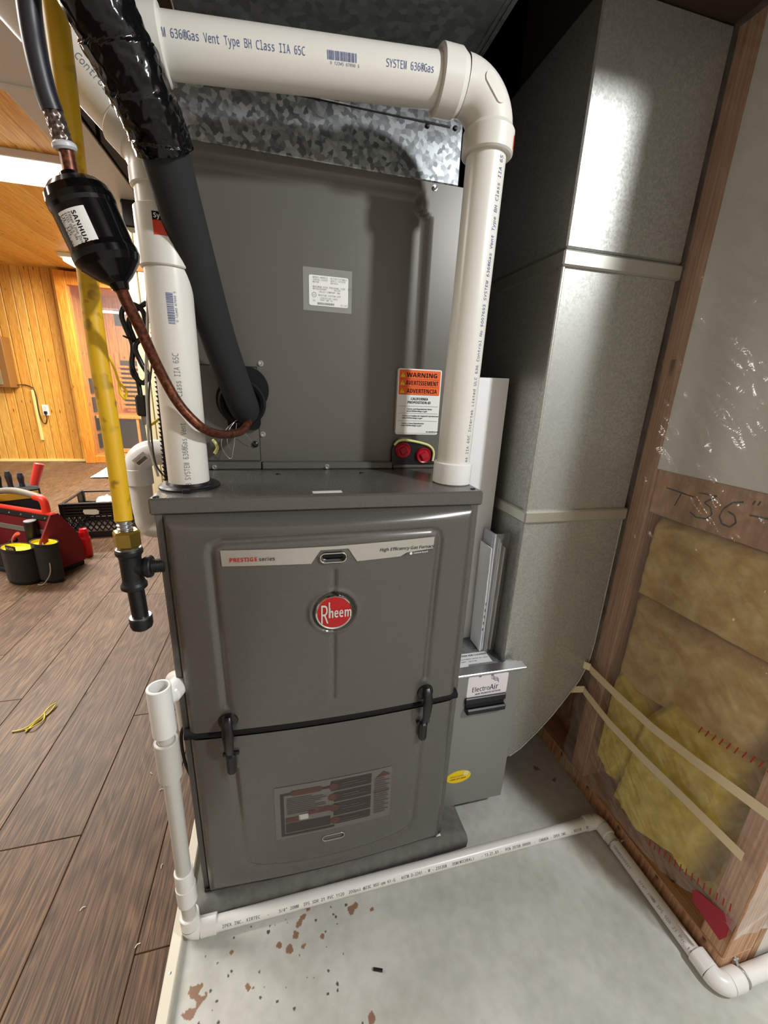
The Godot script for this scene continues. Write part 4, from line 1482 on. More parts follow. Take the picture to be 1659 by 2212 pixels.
# ---------------------------------------------------------------- white plastic vent pipes
const PR := 0.031
func vent_pipes() -> void:
	# exhaust: up from the furnace top, elbow, across, elbow up
	var v := thing("vent_pipe", "white plastic exhaust pipe rising and crossing in front of the plenum", "pipe", Vector3(0.507, 0.905, -0.07))
	var z := -0.07
	var p0 := Vector3(0.507, 0.905, z)
	var p1 := Vector3(0.5165, 1.44, z)
	var s := S()
	rod(s, p0, p1, PR, 40)
	var vp := part(v, "vertical_pipe", s, M.pvc)
	s = S()
	ring(s, p0, p0.lerp(p1, 0.076), 0.0365, 0.030, 40, 0.002)
	part(v, "coupling", s, M.pvc_white)
	# elbow
	s = S()
	var ex := 0.517
	lathe(s, [Vector2(0.030, 0), Vector2(0.037, 0), Vector2(0.0395, 0.002), Vector2(0.0395, 0.030), Vector2(0.036, 0.036), Vector2(0.034, 0.038)], axes(Vector3(ex, 1.428, z), Vector3(0, 1, 0)), 40)
	var hx := Vector3(0.425, 1.5085, z)
	lathe(s, [Vector2(0.030, 0), Vector2(0.037, 0), Vector2(0.0395, 0.002), Vector2(0.0395, 0.030), Vector2(0.036, 0.036), Vector2(0.034, 0.040)], axes(hx, Vector3(1, 0, 0)), 40)
	var c := Vector3(ex - 0.052, 1.4565, z)
	tube(s, arc(c, Vector3(0.052, 0, 0), Vector3(0, 0.052, 0), 14), 0.0355, 40, false)
	var el := part(v, "elbow", s, M.pvc)
	s = S()
	var ot := frame(c + Vector3(0.7, 0.7, 0).normalized() * 0.056 + Vector3(0, 0, 0.0345), Vector3(1, -1, 0.0), Vector3(1, 1, 0))
	slab(s, rrect(-0.021, -0.0075, 0.021, 0.0075, 0.0074, 8), -0.004, 0.0026, ot)
	part(el, "oval_pad", s, M.pvc)
	s = S()
	cyl_patch(s, Vector3(ex, 1.433, z), 0.0397, 0.85, 1.7, 0.0, 0.018)
	part(el, "orange_tag", s, mat(Color("d2481c"), 0.5), "orange tag")
	# horizontal run
	var h0 := Vector3(0.430, 1.508, z)
	var h1 := Vector3(0.055, 1.4775, z)
	s = S()
	rod(s, h0, h1, PR, 40)
	var hp := part(v, "horizontal_pipe", s, M.pvc)
	s = S()
	ring(s, h1 + (h0 - h1) * -0.06, h1 + (h0 - h1) * 0.02, 0.0385, 0.030, 40, 0.002)
	tube(s, arc(Vector3(0.034, 1.5265, z), Vector3(0, -0.05, 0), Vector3(-0.05, 0, 0), 12), 0.0355, 36, false)
	ring(s, Vector3(-0.016, 1.525, z), Vector3(-0.016, 1.56, z), 0.0385, 0.030, 36, 0.002)
	part(v, "elbow", s, M.pvc)
	s = S()
	rod(s, Vector3(-0.016, 1.56, z), Vector3(-0.016, H, z), PR, 32)
	part(v, "riser_pipe", s, M.pvc)
	# print on the horizontal run, facing the viewer
	var d := (h0 - h1).normalized()
	var outw := Vector3(0, -0.15, 1).normalized()
	var pu := outw.cross(d).normalized()
	s = S()
	var at := func(k: float) -> Vector3:
		return h1 + d * k
	text(s, "M 636®Gas Vent Type BH Class IIA 65C", 0.0082, frame(at.call(0.009), d, pu), PR + 0.0004, "Droid Sans Mono", false, 0.69)
	text(s, "SYSTEM 636®Gas", 0.0082, frame(at.call(0.288), d, pu), PR + 0.0004, "Droid Sans Mono", false, 0.72)
	barcode(s, at.call(0.209), d, pu, outw, PR + 0.0004, 0.038, 0.009, 3)
	part(hp, "pipe_print", s, M.ink, "blue printed lettering")
	# print on the vertical run, reading upwards
	s = S()
	d = (p1 - p0).normalized()
	outw = Vector3(0.46, 0, 1).normalized()
	pu = outw.cross(d).normalized()
	text(s, "as IIA 65C Intertek Listed ULC 636 Control No 5007693 SYSTEM 636®Gas Vent Type BH Class IIA 65", 0.0066, frame(p0 + d * 0.044, d, pu), PR + 0.0004, "Droid Sans Mono", false, 0.91)
	part(vp, "pipe_print", s, M.ink, "blue printed lettering")
	# trimmed so that it ends below the elbow is left to the socket, which covers it

	# intake: up from the flange, coupling, 45 degree elbow to the upper left
	var i := thing("intake_pipe", "white plastic intake pipe with black flange bending up and away", "pipe", Vector3(0.038, 0.905, -0.07))
	var q0 := Vector3(0.038, 0.905, z)
	s = S()
	rod(s, q0, Vector3(0.038, 1.34, z), PR, 40)
	var ip := part(i, "vertical_pipe", s, M.pvc)
	s = S()
	lathe(s, [Vector2(0.047, 0), Vector2(0.047, 0.003), Vector2(0.044, 0.0055), Vector2(0.036, 0.006), Vector2(0.0335, 0.010), Vector2(0.031, 0.010)], Transform3D(Basis(), q0 + Vector3(0, 0, -0.002)), 44)
	box(s, Vector3(0.036, 0.905, -0.026), Vector3(0.047, 0.911, -0.020), 0.001)
	part(i, "flange", s, M.black, "black round flange")
	s = S()
	ring(s, Vector3(0.038, 1.224, z), Vector3(0.038, 1.297, z), 0.0352, 0.030, 40, 0.0015)
	ring(s, Vector3(0.038, 1.319, z), Vector3(0.038, 1.340, z), 0.0352, 0.030, 40, 0.0015)
	var cp := part(i, "coupling", s, M.pvc)
	s = S()
	cyl_patch(s, Vector3(0.038, 1.258, z), 0.0354, -0.15, 0.75, 0.0, 0.017)
	part(cp, "red_tag", s, mat(Color("cf3a1c"), 0.5), "red tag")
	s = S()
	cyl_patch(s, Vector3(0.038, 1.275, z), 0.0354, -0.15, 0.75, 0.0, 0.010)
	part(cp, "black_tag", s, M.black_ink)
	s = S()
	text(s, "System", 0.0055, frame(Vector3(0.038, 1.2775, z), Vector3(1, 0, 0), Vector3(0, 1, 0)), 0.0, "Droid Sans", true)
	s = S()
	wrap_text(s, "System 15", Vector3(0.038, 1.2775, z), 0.0357, -0.1, 0.0055)
	part(cp, "tag_lettering", s, M.white_sticker)
	var dd := Vector3(-1, 1, 0).normalized()
	s = S()
	var cc := Vector3(0.038 - 0.05, 1.340, z)
	tube(s, arc(cc, Vector3(0.05, 0, 0), Vector3(0.05, 0.05, 0), 10), 0.0345, 40, false)
	var e0 := cc + Vector3(0.05, 0.05, 0).normalized() * 0.05
	ring(s, e0, e0 + dd * 0.028, 0.0352, 0.030, 40, 0.0015)
	part(i, "bend", s, M.pvc)
	s = S()
	rod(s, e0, e0 + dd * 0.9, PR, 40)
	var sp := part(i, "sloping_pipe", s, M.pvc)
	s = S()
	d = Vector3(0, 1, 0)
	outw = Vector3(0.16, 0, 1).normalized()
	pu = outw.cross(d).normalized()
	text(s, "B SYSTEM 636®Gas Vent     BH Class IIA 65C", 0.0078, frame(q0 + Vector3(0, 0.008, 0), d, pu), PR + 0.0004, "Droid Sans Mono", false, 0.72)
	part(ip, "pipe_print", s, M.ink_grey, "grey printed lettering")
	s = S()
	barcode(s, q0 + Vector3(0, 0.245, 0), d, pu, outw, PR + 0.0004, 0.040, 0.009, 5)
	part(ip, "bar_code", s, M.ink)
	s = S()
	outw = Vector3(0.1, 0.1, 1).normalized()
	pu = outw.cross(-dd).normalized()
	text(s, "636 Control", 0.0075, frame(e0 + dd * 0.105, -dd, pu), PR + 0.0004, "Droid Sans Mono", false, 0.95)
	part(sp, "pipe_print", s, M.ink_grey)

# part of a cylinder's skin; angle 0 faces +z, growing towards +x
func cyl_patch(s: SurfaceTool, c: Vector3, r: float, a0: float, a1: float, y0: float, y1: float) -> void:
	var n := 12
	for k in n:
		var b0 := lerpf(a0, a1, float(k) / n)
		var b1 := lerpf(a0, a1, float(k + 1) / n)
		var d0 := Vector3(sin(b0), 0, cos(b0))
		var d1 := Vector3(sin(b1), 0, cos(b1))
		quad(s, c + d0 * r + Vector3(0, y0, 0), c + d1 * r + Vector3(0, y0, 0), c + d1 * r + Vector3(0, y1, 0), c + d0 * r + Vector3(0, y1, 0))

# lettering round an upright cylinder
func wrap_text(s: SurfaceTool, str_: String, c: Vector3, r: float, a0: float, h: float) -> void:
	var tmp := S()
	text(tmp, str_, h, Transform3D(), 0.0, "Droid Sans", true)
	var ar := tmp.commit_to_arrays()
	for p in ar[Mesh.ARRAY_VERTEX]:
		var a: float = a0 + p.x / r
		vert(s, c + Vector3(sin(a) * r, p.y, cos(a) * r), Vector3(sin(a), 0, cos(a)))

func barcode(s: SurfaceTool, o: Vector3, d: Vector3, up: Vector3, outw: Vector3, r: float, length: float, h: float, seed_: int) -> void:
	var rng := RandomNumberGenerator.new()
	rng.seed = seed_
	var x := 0.0
	while x < length:
		var w := rng.randf_range(0.0004, 0.0014)
		for k in 4:
			var a0 := (k / 4.0 - 0.5) * h / r
			var a1 := ((k + 1) / 4.0 - 0.5) * h / r
			var q0 := up * sin(a0) * r + outw * cos(a0) * r
			var q1 := up * sin(a1) * r + outw * cos(a1) * r
			quad(s, o + d * x + q0, o + d * (x + w) + q0, o + d * (x + w) + q1, o + d * x + q1)
		x += w + rng.randf_range(0.0005, 0.0012)
	text(s, "0 12345 67890 5", 0.0022, frame(o - up * 0.0, d, up).translated_local(Vector3(0.003, 0, 0)) * Transform3D(Basis(Vector3(1, 0, 0), 0.24), Vector3.ZERO), r, "Droid Sans Mono", false, 1.1)

# ---------------------------------------------------------------- refrigerant lines
func lines() -> void:
	var t := thing("suction_line", "thick black foam-insulated line with glossy tape wrap", "pipe", Vector3(0.115, 1.036, -0.2))
	var path := smooth_path([Vector3(0.125, 1.012, -0.222), Vector3(0.118, 1.040, -0.195), Vector3(0.106, 1.083, -0.172), Vector3(0.090, 1.152, -0.130), Vector3(0.073, 1.262, -0.055), Vector3(0.063, 1.341, 0.010)], 8)
	var s := S()
	tube(s, path, 0.028, 32)
	part(t, "foam_sleeve", s, M.foam)
	var wp := smooth_path([Vector3(0.064, 1.336, 0.006), Vector3(0.060, 1.350, 0.016), Vector3(0.043, 1.392, 0.042), Vector3(0.027, 1.425, 0.060), Vector3(0.010, 1.47, 0.075), Vector3(-0.02, 1.56, 0.09), Vector3(-0.06, 1.72, 0.1)], 26)
	var n := noise(60.0, 141, FastNoiseLite.TYPE_SIMPLEX, 2)
	s = S()
	tube(s, wp, 0.034, 48, true, func(l: float, a: float) -> float:
		var turn := fposmod(l * 26.0 + a / TAU, 1.0)
		return 0.0325 + 0.0018 * turn + 0.0014 * n.get_noise_2d(cos(a) * 0.06 + l * 0.15, sin(a) * 0.06 + l * 0.7) + 0.0005 * n.get_noise_2d(cos(a) * 0.2 + 9.0, sin(a) * 0.2 + l * 1.2))
	part(t, "tape_wrap", s, M.black_gloss, "glossy black tape wrapping")

	var r := thing("liquid_line", "thin copper line with black filter drier hanging beside the white pipe", "pipe", Vector3(0.005, 1.18, 0.04))
	s = S()
	tube(s, smooth_path([Vector3(0.006, 1.181, 0.040), Vector3(0.009, 1.162, 0.030), Vector3(0.015, 1.138, 0.015), Vector3(0.025, 1.092, -0.008), Vector3(0.044, 1.042, -0.020), Vector3(0.069, 1.009, -0.026), Vector3(0.084, 0.996, -0.050), Vector3(0.099, 0.988, -0.100), Vector3(0.118, 0.988, -0.160), Vector3(0.129, 1.002, -0.195), Vector3(0.129, 1.010, -0.222)], 8), 0.0070, 18)
	part(r, "copper_tube", s, M.copper)
	# filter drier
	var a := Vector3(-0.0275, 1.281, 0.040)
	var b := Vector3(0.0050, 1.183, 0.040)
	var L := a.distance_to(b)
	s = S()
	lathe(s, [Vector2(0, -0.006), Vector2(0.009, -0.006), Vector2(0.011, 0.0), Vector2(0.026, 0.005), Vector2(0.0325, 0.012), Vector2(0.0345, 0.020), Vector2(0.0345, 0.026), Vector2(0.0335, 0.030), Vector2(0.0335, L - 0.036), Vector2(0.0350, L - 0.030), Vector2(0.0350, L - 0.023), Vector2(0.0315, L - 0.016), Vector2(0.018, L - 0.003), Vector2(0.011, L + 0.002), Vector2(0.0085, L + 0.009), Vector2(0, L + 0.009)], axes(a, b - a), 44)
	var fdv := part(r, "filter_drier", s, M.black_gloss, "glossy black filter drier can")
	# its label, wrapped round the can
	var ax := axes(a, b - a)
	var dy := ax.basis.y
	s = S()
	var toc := Vector3(-0.35, 0.0, 1.0)
	toc = (toc - dy * toc.dot(dy)).normalized()
	var side := dy.cross(toc).normalized()
	var nlab := 10
	for k in nlab:
		var a0 := lerpf(-0.55, 0.35, float(k) / nlab)
		var a1 := lerpf(-0.55, 0.35, float(k + 1) / nlab)
		var e0 := (toc * cos(a0) + side * sin(a0)) * 0.0339
		var e1 := (toc * cos(a1) + side * sin(a1)) * 0.0339
		var y0 := a + dy * 0.037
		var y1 := a + dy * 0.074
		quad(s, y1 + e0, y1 + e1, y0 + e1, y0 + e0) if side.dot(Vector3(1, 0, 0)) > 0 else quad(s, y1 + e1, y1 + e0, y0 + e0, y0 + e1)
	part(fdv, "label", s, M.white_sticker, "white label on the can")
	# lettering reads down the can
	s = S()
	var sx := side if side.dot(Vector3(1, 0, 0)) > 0 else -side
	for ln in [["SANHUA", 0.20, 0.0046, true], ["Filter Line Drier", 0.05, 0.003, false], ["DTG 083 SN", -0.07, 0.003, false], ["UL  US", -0.2, 0.0042, false], ["R410A R22 R134a", -0.33, 0.0028, false]]:
		var ang: float = ln[1]
		var o := (toc * cos(ang) + sx * sin(ang))
		var tr := frame(a + dy * 0.0395, dy, -(dy.cross(o)).normalized() * -1.0)
		tr = Transform3D(Basis(dy, o.cross(dy).normalized(), o), a + dy * 0.0395)
		text(s, ln[0], ln[2], tr, 0.0342, "Droid Sans", ln[3], 1.15)
	part(fdv, "label_print", s, M.black_ink)
	# upper fittings
	s = S()
	tube(s, smooth_path([Vector3(-0.0275, 1.283, 0.040), Vector3(-0.0275, 1.295, 0.040), Vector3(-0.0285, 1.312, 0.040)], 6), 0.0072, 16)
	part(r, "copper_stub", s, M.copper)
	s = S()
	ring(s, Vector3(-0.0285, 1.307, 0.040), Vector3(-0.0295, 1.314, 0.041), 0.0115, 0.006, 24, 0.002)
	part(r, "white_collar", s, mat(Color("c6c6cc"), 0.4))
	s = S()
	var bp := smooth_path([Vector3(-0.0292, 1.312, 0.041), Vector3(-0.031, 1.325, 0.043), Vector3(-0.033, 1.340, 0.046)], 20)
	tube(s, bp, 0.0092, 24, true, func(l: float, an: float) -> float:
		return 0.0088 + 0.0009 * cos(an * 6.0) * cos(l * 700.0))
	part(r, "braided_sleeve", s, mat(Color("6b5f5a"), 0.3, 0.8), "shiny braided sleeve")
	s = S()
	tube(s, smooth_path([Vector3(-0.033, 1.338, 0.046), Vector3(-0.0355, 1.355, 0.050), Vector3(-0.036, 1.381, 0.055), Vector3(-0.034, 1.406, 0.060), Vector3(-0.030, 1.45, 0.064), Vector3(-0.03, 1.6, 0.07)], 8), 0.0100, 20)
	part(r, "black_hose", s, mat(Color("1c1d24"), 0.4))
	# thin loops of bare wire by the grommet
	var w := thing("wire_loop", "thin bare wire loops hanging below the rubber grommet", "wire", Vector3(0.09, 0.94, -0.19))
	s = S()
	tube(s, smooth_path([Vector3(0.110, 1.007, -0.197), Vector3(0.088, 0.988, -0.185), Vector3(0.077, 0.959, -0.183), Vector3(0.085, 0.937, -0.186), Vector3(0.093, 0.932, -0.188), Vector3(0.098, 0.950, -0.188), Vector3(0.106, 0.998, -0.197)], 6), 0.0006, 6)
	part(w, "wire", s, M.chrome)
	s = S()
	tube(s, smooth_path([Vector3(0.104, 1.003, -0.197), Vector3(0.092, 0.985, -0.187), Vector3(0.088, 0.962, -0.186), Vector3(0.094, 0.947, -0.19)], 6), 0.0006, 6)
	tube(s, smooth_path([Vector3(0.115, 0.985, -0.2), Vector3(0.128, 0.968, -0.205), Vector3(0.134, 0.958, -0.21)], 6), 0.0005, 6)
	part(w, "wire", s, M.chrome)
	var tap := thing("pressure_tap", "small black plug in the coil access cover", "plug", Vector3(0.137, 0.955, -0.22))
	s = S()
	lathe(s, [Vector2(0.007, 0), Vector2(0.006, 0.006), Vector2(0.003, 0.008), Vector2(0, 0.008)], Transform3D(Basis(Vector3(1, 0, 0), Vector3(0, 0, 1), Vector3(0, -1, 0)), Vector3(0.137, 0.955, ZC - 0.0105)), 14)
	part(tap, "plug_body", s, M.black)

	# wiring beside the intake pipe
	var f := thing("flexible_conduit", "black corrugated conduit running up beside the intake pipe", "conduit", Vector3(-0.012, 0.905, -0.115))
	s = S()
	var cpth := PackedVector3Array()
	for i in 260:
		cpth.append(Vector3(-0.0075, 0.905, -0.118).lerp(Vector3(0.004, 1.30, -0.12), i / 259.0))
	tube(s, cpth, 0.006, 14, true, func(l: float, _a: float) -> float:
		return 0.0055 + 0.0013 * sin(l * 850.0))
	part(f, "corrugated_sleeve", s, mat(Color("26262a"), 0.22, 0.4))
	var k := thing("black_cable", "plain black cable between conduit and intake pipe", "cable", Vector3(-0.004, 0.905, -0.105))
	s = S()
	tube(s, smooth_path([Vector3(0.004, 0.905, -0.116), Vector3(0.003, 0.984, -0.118), Vector3(0.007, 1.066, -0.120), Vector3(0.004, 1.136, -0.125), Vector3(0.012, 1.25, -0.13)], 8), 0.0052, 12)
	part(k, "cable_sheath", s, M.rubber)
	k = thing("white_wire", "thin white wire hanging beside the intake pipe", "wire", Vector3(-0.044, 0.9, -0.16))
	s = S()
	tube(s, smooth_path([Vector3(-0.030, 0.905, -0.150), Vector3(-0.040, 0.962, -0.158), Vector3(-0.037, 1.010, -0.160), Vector3(-0.031, 1.087, -0.160), Vector3(-0.020, 1.160, -0.160), Vector3(-0.008, 1.24, -0.150)], 8), 0.0024, 8)
	part(k, "wire", s, mat(Color("d8d8d6"), 0.4))
	k = thing("dark_wire", "thin dark wire hanging beside the white wire", "wire", Vector3(-0.023, 0.9, -0.13))
	s = S()
	tube(s, smooth_path([Vector3(-0.012, 0.905, -0.132), Vector3(-0.029, 0.932, -0.140), Vector3(-0.032, 0.995, -0.150), Vector3(-0.028, 1.050, -0.150), Vector3(-0.015, 1.117, -0.150), Vector3(-0.008, 1.2, -0.15)], 8), 0.0017, 8)
	part(k, "wire", s, mat(Color("4a4648"), 0.4))
	k = thing("power_cord", "bundled black power cord with square plug hanging behind the copper line", "cord", Vector3(-0.054, 1.0, -0.2))
	s = S()
	tube(s, smooth_path([Vector3(-0.056, 1.040, -0.200), Vector3(-0.058, 1.07, -0.203), Vector3(-0.063, 1.095, -0.2), Vector3(-0.058, 1.129, -0.2), Vector3(-0.066, 1.158, -0.2), Vector3(-0.069, 1.176, -0.2), Vector3(-0.062, 1.191, -0.2), Vector3(-0.046, 1.193, -0.2), Vector3(-0.034, 1.180, -0.2), Vector3(-0.037, 1.149, -0.2), Vector3(-0.053, 1.127, -0.196), Vector3(-0.047, 1.100, -0.196), Vector3(-0.039, 1.080, -0.196), Vector3(-0.048, 1.066, -0.196), Vector3(-0.062, 1.080, -0.196), Vector3(-0.064, 1.105, -0.206), Vector3(-0.055, 1.131, -0.206), Vector3(-0.062, 1.165, -0.208), Vector3(-0.05, 1.185, -0.208), Vector3(-0.03, 1.2, -0.21)], 7), 0.0042, 10)
	part(k, "cord", s, M.black)
	s = S()
	box(s, Vector3(-0.064, 1.008, -0.209), Vector3(-0.047, 1.045, -0.191), 0.003, Transform3D(Basis(Vector3(0, 0, 1), 0.0), Vector3(0.0, 0.0, 0)))
	part(k, "plug", s, M.black)
	s = S()
	box(s, Vector3(-0.059, 0.992, -0.203), Vector3(-0.051, 1.009, -0.197), 0.001)
	part(k, "plug_end", s, mat(Color("8a8780"), 0.4))
	s = S()
	ring(s, Vector3(-0.062, 1.138, -0.200), Vector3(-0.061, 1.1405, -0.200), 0.0105, 0.009, 16, 0.0003)
	part(k, "cable_tie", s, M.rubber)
	k = thing("yellow_wire_nut", "short yellow wire end poking out beside the conduit", "wire", Vector3(-0.03, 1.0, -0.17))
	s = S()
	tube(s, smooth_path([Vector3(-0.044, 0.993, -0.172), Vector3(-0.034, 0.997, -0.170), Vector3(-0.022, 1.006, -0.17), Vector3(-0.01, 1.012, -0.17)], 5), 0.0026, 8)
	part(k, "wire", s, M.yellow_sticker)

# ---------------------------------------------------------------- gas line
func gas_line() -> void:
	var g := thing("gas_line", "yellow coated gas line with brass nut and black iron tee", "pipe", Vector3(-0.042, 0.70, 0.0))
	var s := S()
	var path := smooth_path([Vector3(-0.0428, 0.871, 0.000), Vector3(-0.044, 0.905, -0.006), Vector3(-0.047, 1.001, -0.017), Vector3(-0.053, 1.095, -0.030), Vector3(-0.053, 1.200, -0.036), Vector3(-0.048, 1.302, -0.032), Vector3(-0.040, 1.374, -0.018), Vector3(-0.031, 1.457, 0.002), Vector3(-0.03, 1.52, 0.01), Vector3(-0.03, 1.7, 0.02)], 8)
	tube(s, path, 0.0118, 24)
	part(g, "yellow_jacket", s, M.yellow_tube)
	s = S()
	var cp := PackedVector3Array()
	for i in 60:
		cp.append(Vector3(-0.0425, 0.852, 0.0).lerp(Vector3(-0.0428, 0.873, 0.0), i / 59.0))
	tube(s, cp, 0.009, 20, true, func(l: float, _a: float) -> float:
		return 0.0095 + 0.0014 * sin(l * 1100.0))
	part(g, "corrugated_end", s, M.steel)
	s = S()
	var b := axes(Vector3(-0.042, 0.829, 0.0), Vector3(0, 1, 0))
	lathe(s, [Vector2(0.0, 0), Vector2(0.0150, 0), Vector2(0.0185, 0.004), Vector2(0.0185, 0.024), Vector2(0.0165, 0.027), Vector2(0.0115, 0.027), Vector2(0.0115, 0.02)], b, 6, true)
	part(g, "brass_nut", s, M.brass, "hexagonal brass nut")
	s = S()
	lathe(s, [Vector2(0, 0), Vector2(0.012, 0), Vector2(0.012, 0.008), Vector2(0, 0.008)], axes(Vector3(-0.042, 0.824, 0.0), Vector3(0, 1, 0)), 24)
	part(g, "thread", s, M.steel)
	# tee
	s = S()
	lathe(s, [Vector2(0.0, 0), Vector2(0.0165, 0), Vector2(0.0185, 0.002), Vector2(0.0185, 0.007), Vector2(0.0160, 0.011), Vector2(0.0150, 0.016), Vector2(0.0150, 0.050), Vector2(0.0160, 0.055), Vector2(0.0188, 0.059), Vector2(0.0188, 0.064), Vector2(0.017, 0.067), Vector2(0.012, 0.067)], axes(Vector3(-0.042, 0.760, 0.0), Vector3(0, 1, 0)), 32)
	var d := Vector3(1, 0, 0)
	lathe(s, [Vector2(0.013, 0), Vector2(0.0135, 0.016), Vector2(0.0155, 0.019), Vector2(0.0175, 0.022), Vector2(0.0175, 0.027), Vector2(0.016, 0.029), Vector2(0.009, 0.029)], axes(Vector3(-0.042, 0.795, 0.0), d), 32)
	part(g, "iron_tee", s, M.iron, "black iron pipe tee")
	s = S()
	lathe(s, [Vector2(0.0168, 0.0), Vector2(0.0175, 0.0006), Vector2(0.0165, 0.0012), Vector2(0.012, 0.0012)], axes(Vector3(-0.042, 0.8268, 0.0), Vector3(0, 1, 0)), 28)
	part(g, "bright_rim", s, M.steel)
	s = S()
	var np := PackedVector3Array()
	for i in 40:
		np.append(Vector3(-0.018, 0.795, 0.0).lerp(Vector3(0.004, 0.795, -0.002), i / 39.0))
	tube(s, np, 0.010, 20, true, func(l: float, _a: float) -> float:
		return 0.0105 + 0.0006 * sin(l * 3000.0))
	part(g, "side_nipple", s, M.iron)
	s = S()
	rod(s, Vector3(-0.041, 0.762, 0.0), Vector3(-0.0395, 0.700, 0.001), 0.0118, 28)
	part(g, "drip_leg", s, M.black)
	s = S()
	lathe(s, [Vector2(0, -0.004), Vector2(0.010, -0.003), Vector2(0.0150, 0.001), Vector2(0.0165, 0.006), Vector2(0.0165, 0.018), Vector2(0.0150, 0.020), Vector2(0.011, 0.020)], axes(Vector3(-0.0393, 0.690, 0.001), Vector3(-0.02, 1, 0)), 32)
	var cap := part(g, "end_cap", s, M.iron)
	s = S()
	lathe(s, [Vector2(0.0153, 0.0), Vector2(0.0155, 0.0008), Vector2(0.0115, 0.0008)], axes(Vector3(-0.0396, 0.7100, 0.001), Vector3(-0.02, 1, 0)), 28)
	part(cap, "cap_rim", s, M.steel)
	# hose tag hanging on the far side
	var tg := thing("pull_tag", "small yellow loop tag hanging beside the yellow gas line", "tag", Vector3(-0.04, 1.03, -0.05))
	s = S()
	tube(s, smooth_path([Vector3(-0.047, 1.105, -0.048), Vector3(-0.042, 1.085, -0.05), Vector3(-0.039, 1.068, -0.05), Vector3(-0.035, 1.062, -0.05), Vector3(-0.031, 1.054, -0.05), Vector3(-0.034, 1.045, -0.05), Vector3(-0.039, 1.052, -0.05), Vector3(-0.039, 1.066, -0.05)], 6), 0.0018, 8)
	part(tg, "loop", s, M.yellow_sticker)

# ---------------------------------------------------------------- condensate drain
func elbow(s: SurfaceTool, c: Vector3, a: Vector3, b: Vector3, r: float, arm: float) -> void:
	var bend := r * 1.0
	var ctr := c + a * bend + b * bend
	tube(s, arc(ctr, -b * bend, -a * bend, 10), r, 28, false)
	ring(s, c + a * bend, c + a * arm, r, r * 0.7, 28, 0.0012)
	ring(s, c + b * bend, c + b * arm, r, r * 0.7, 28, 0.0012)

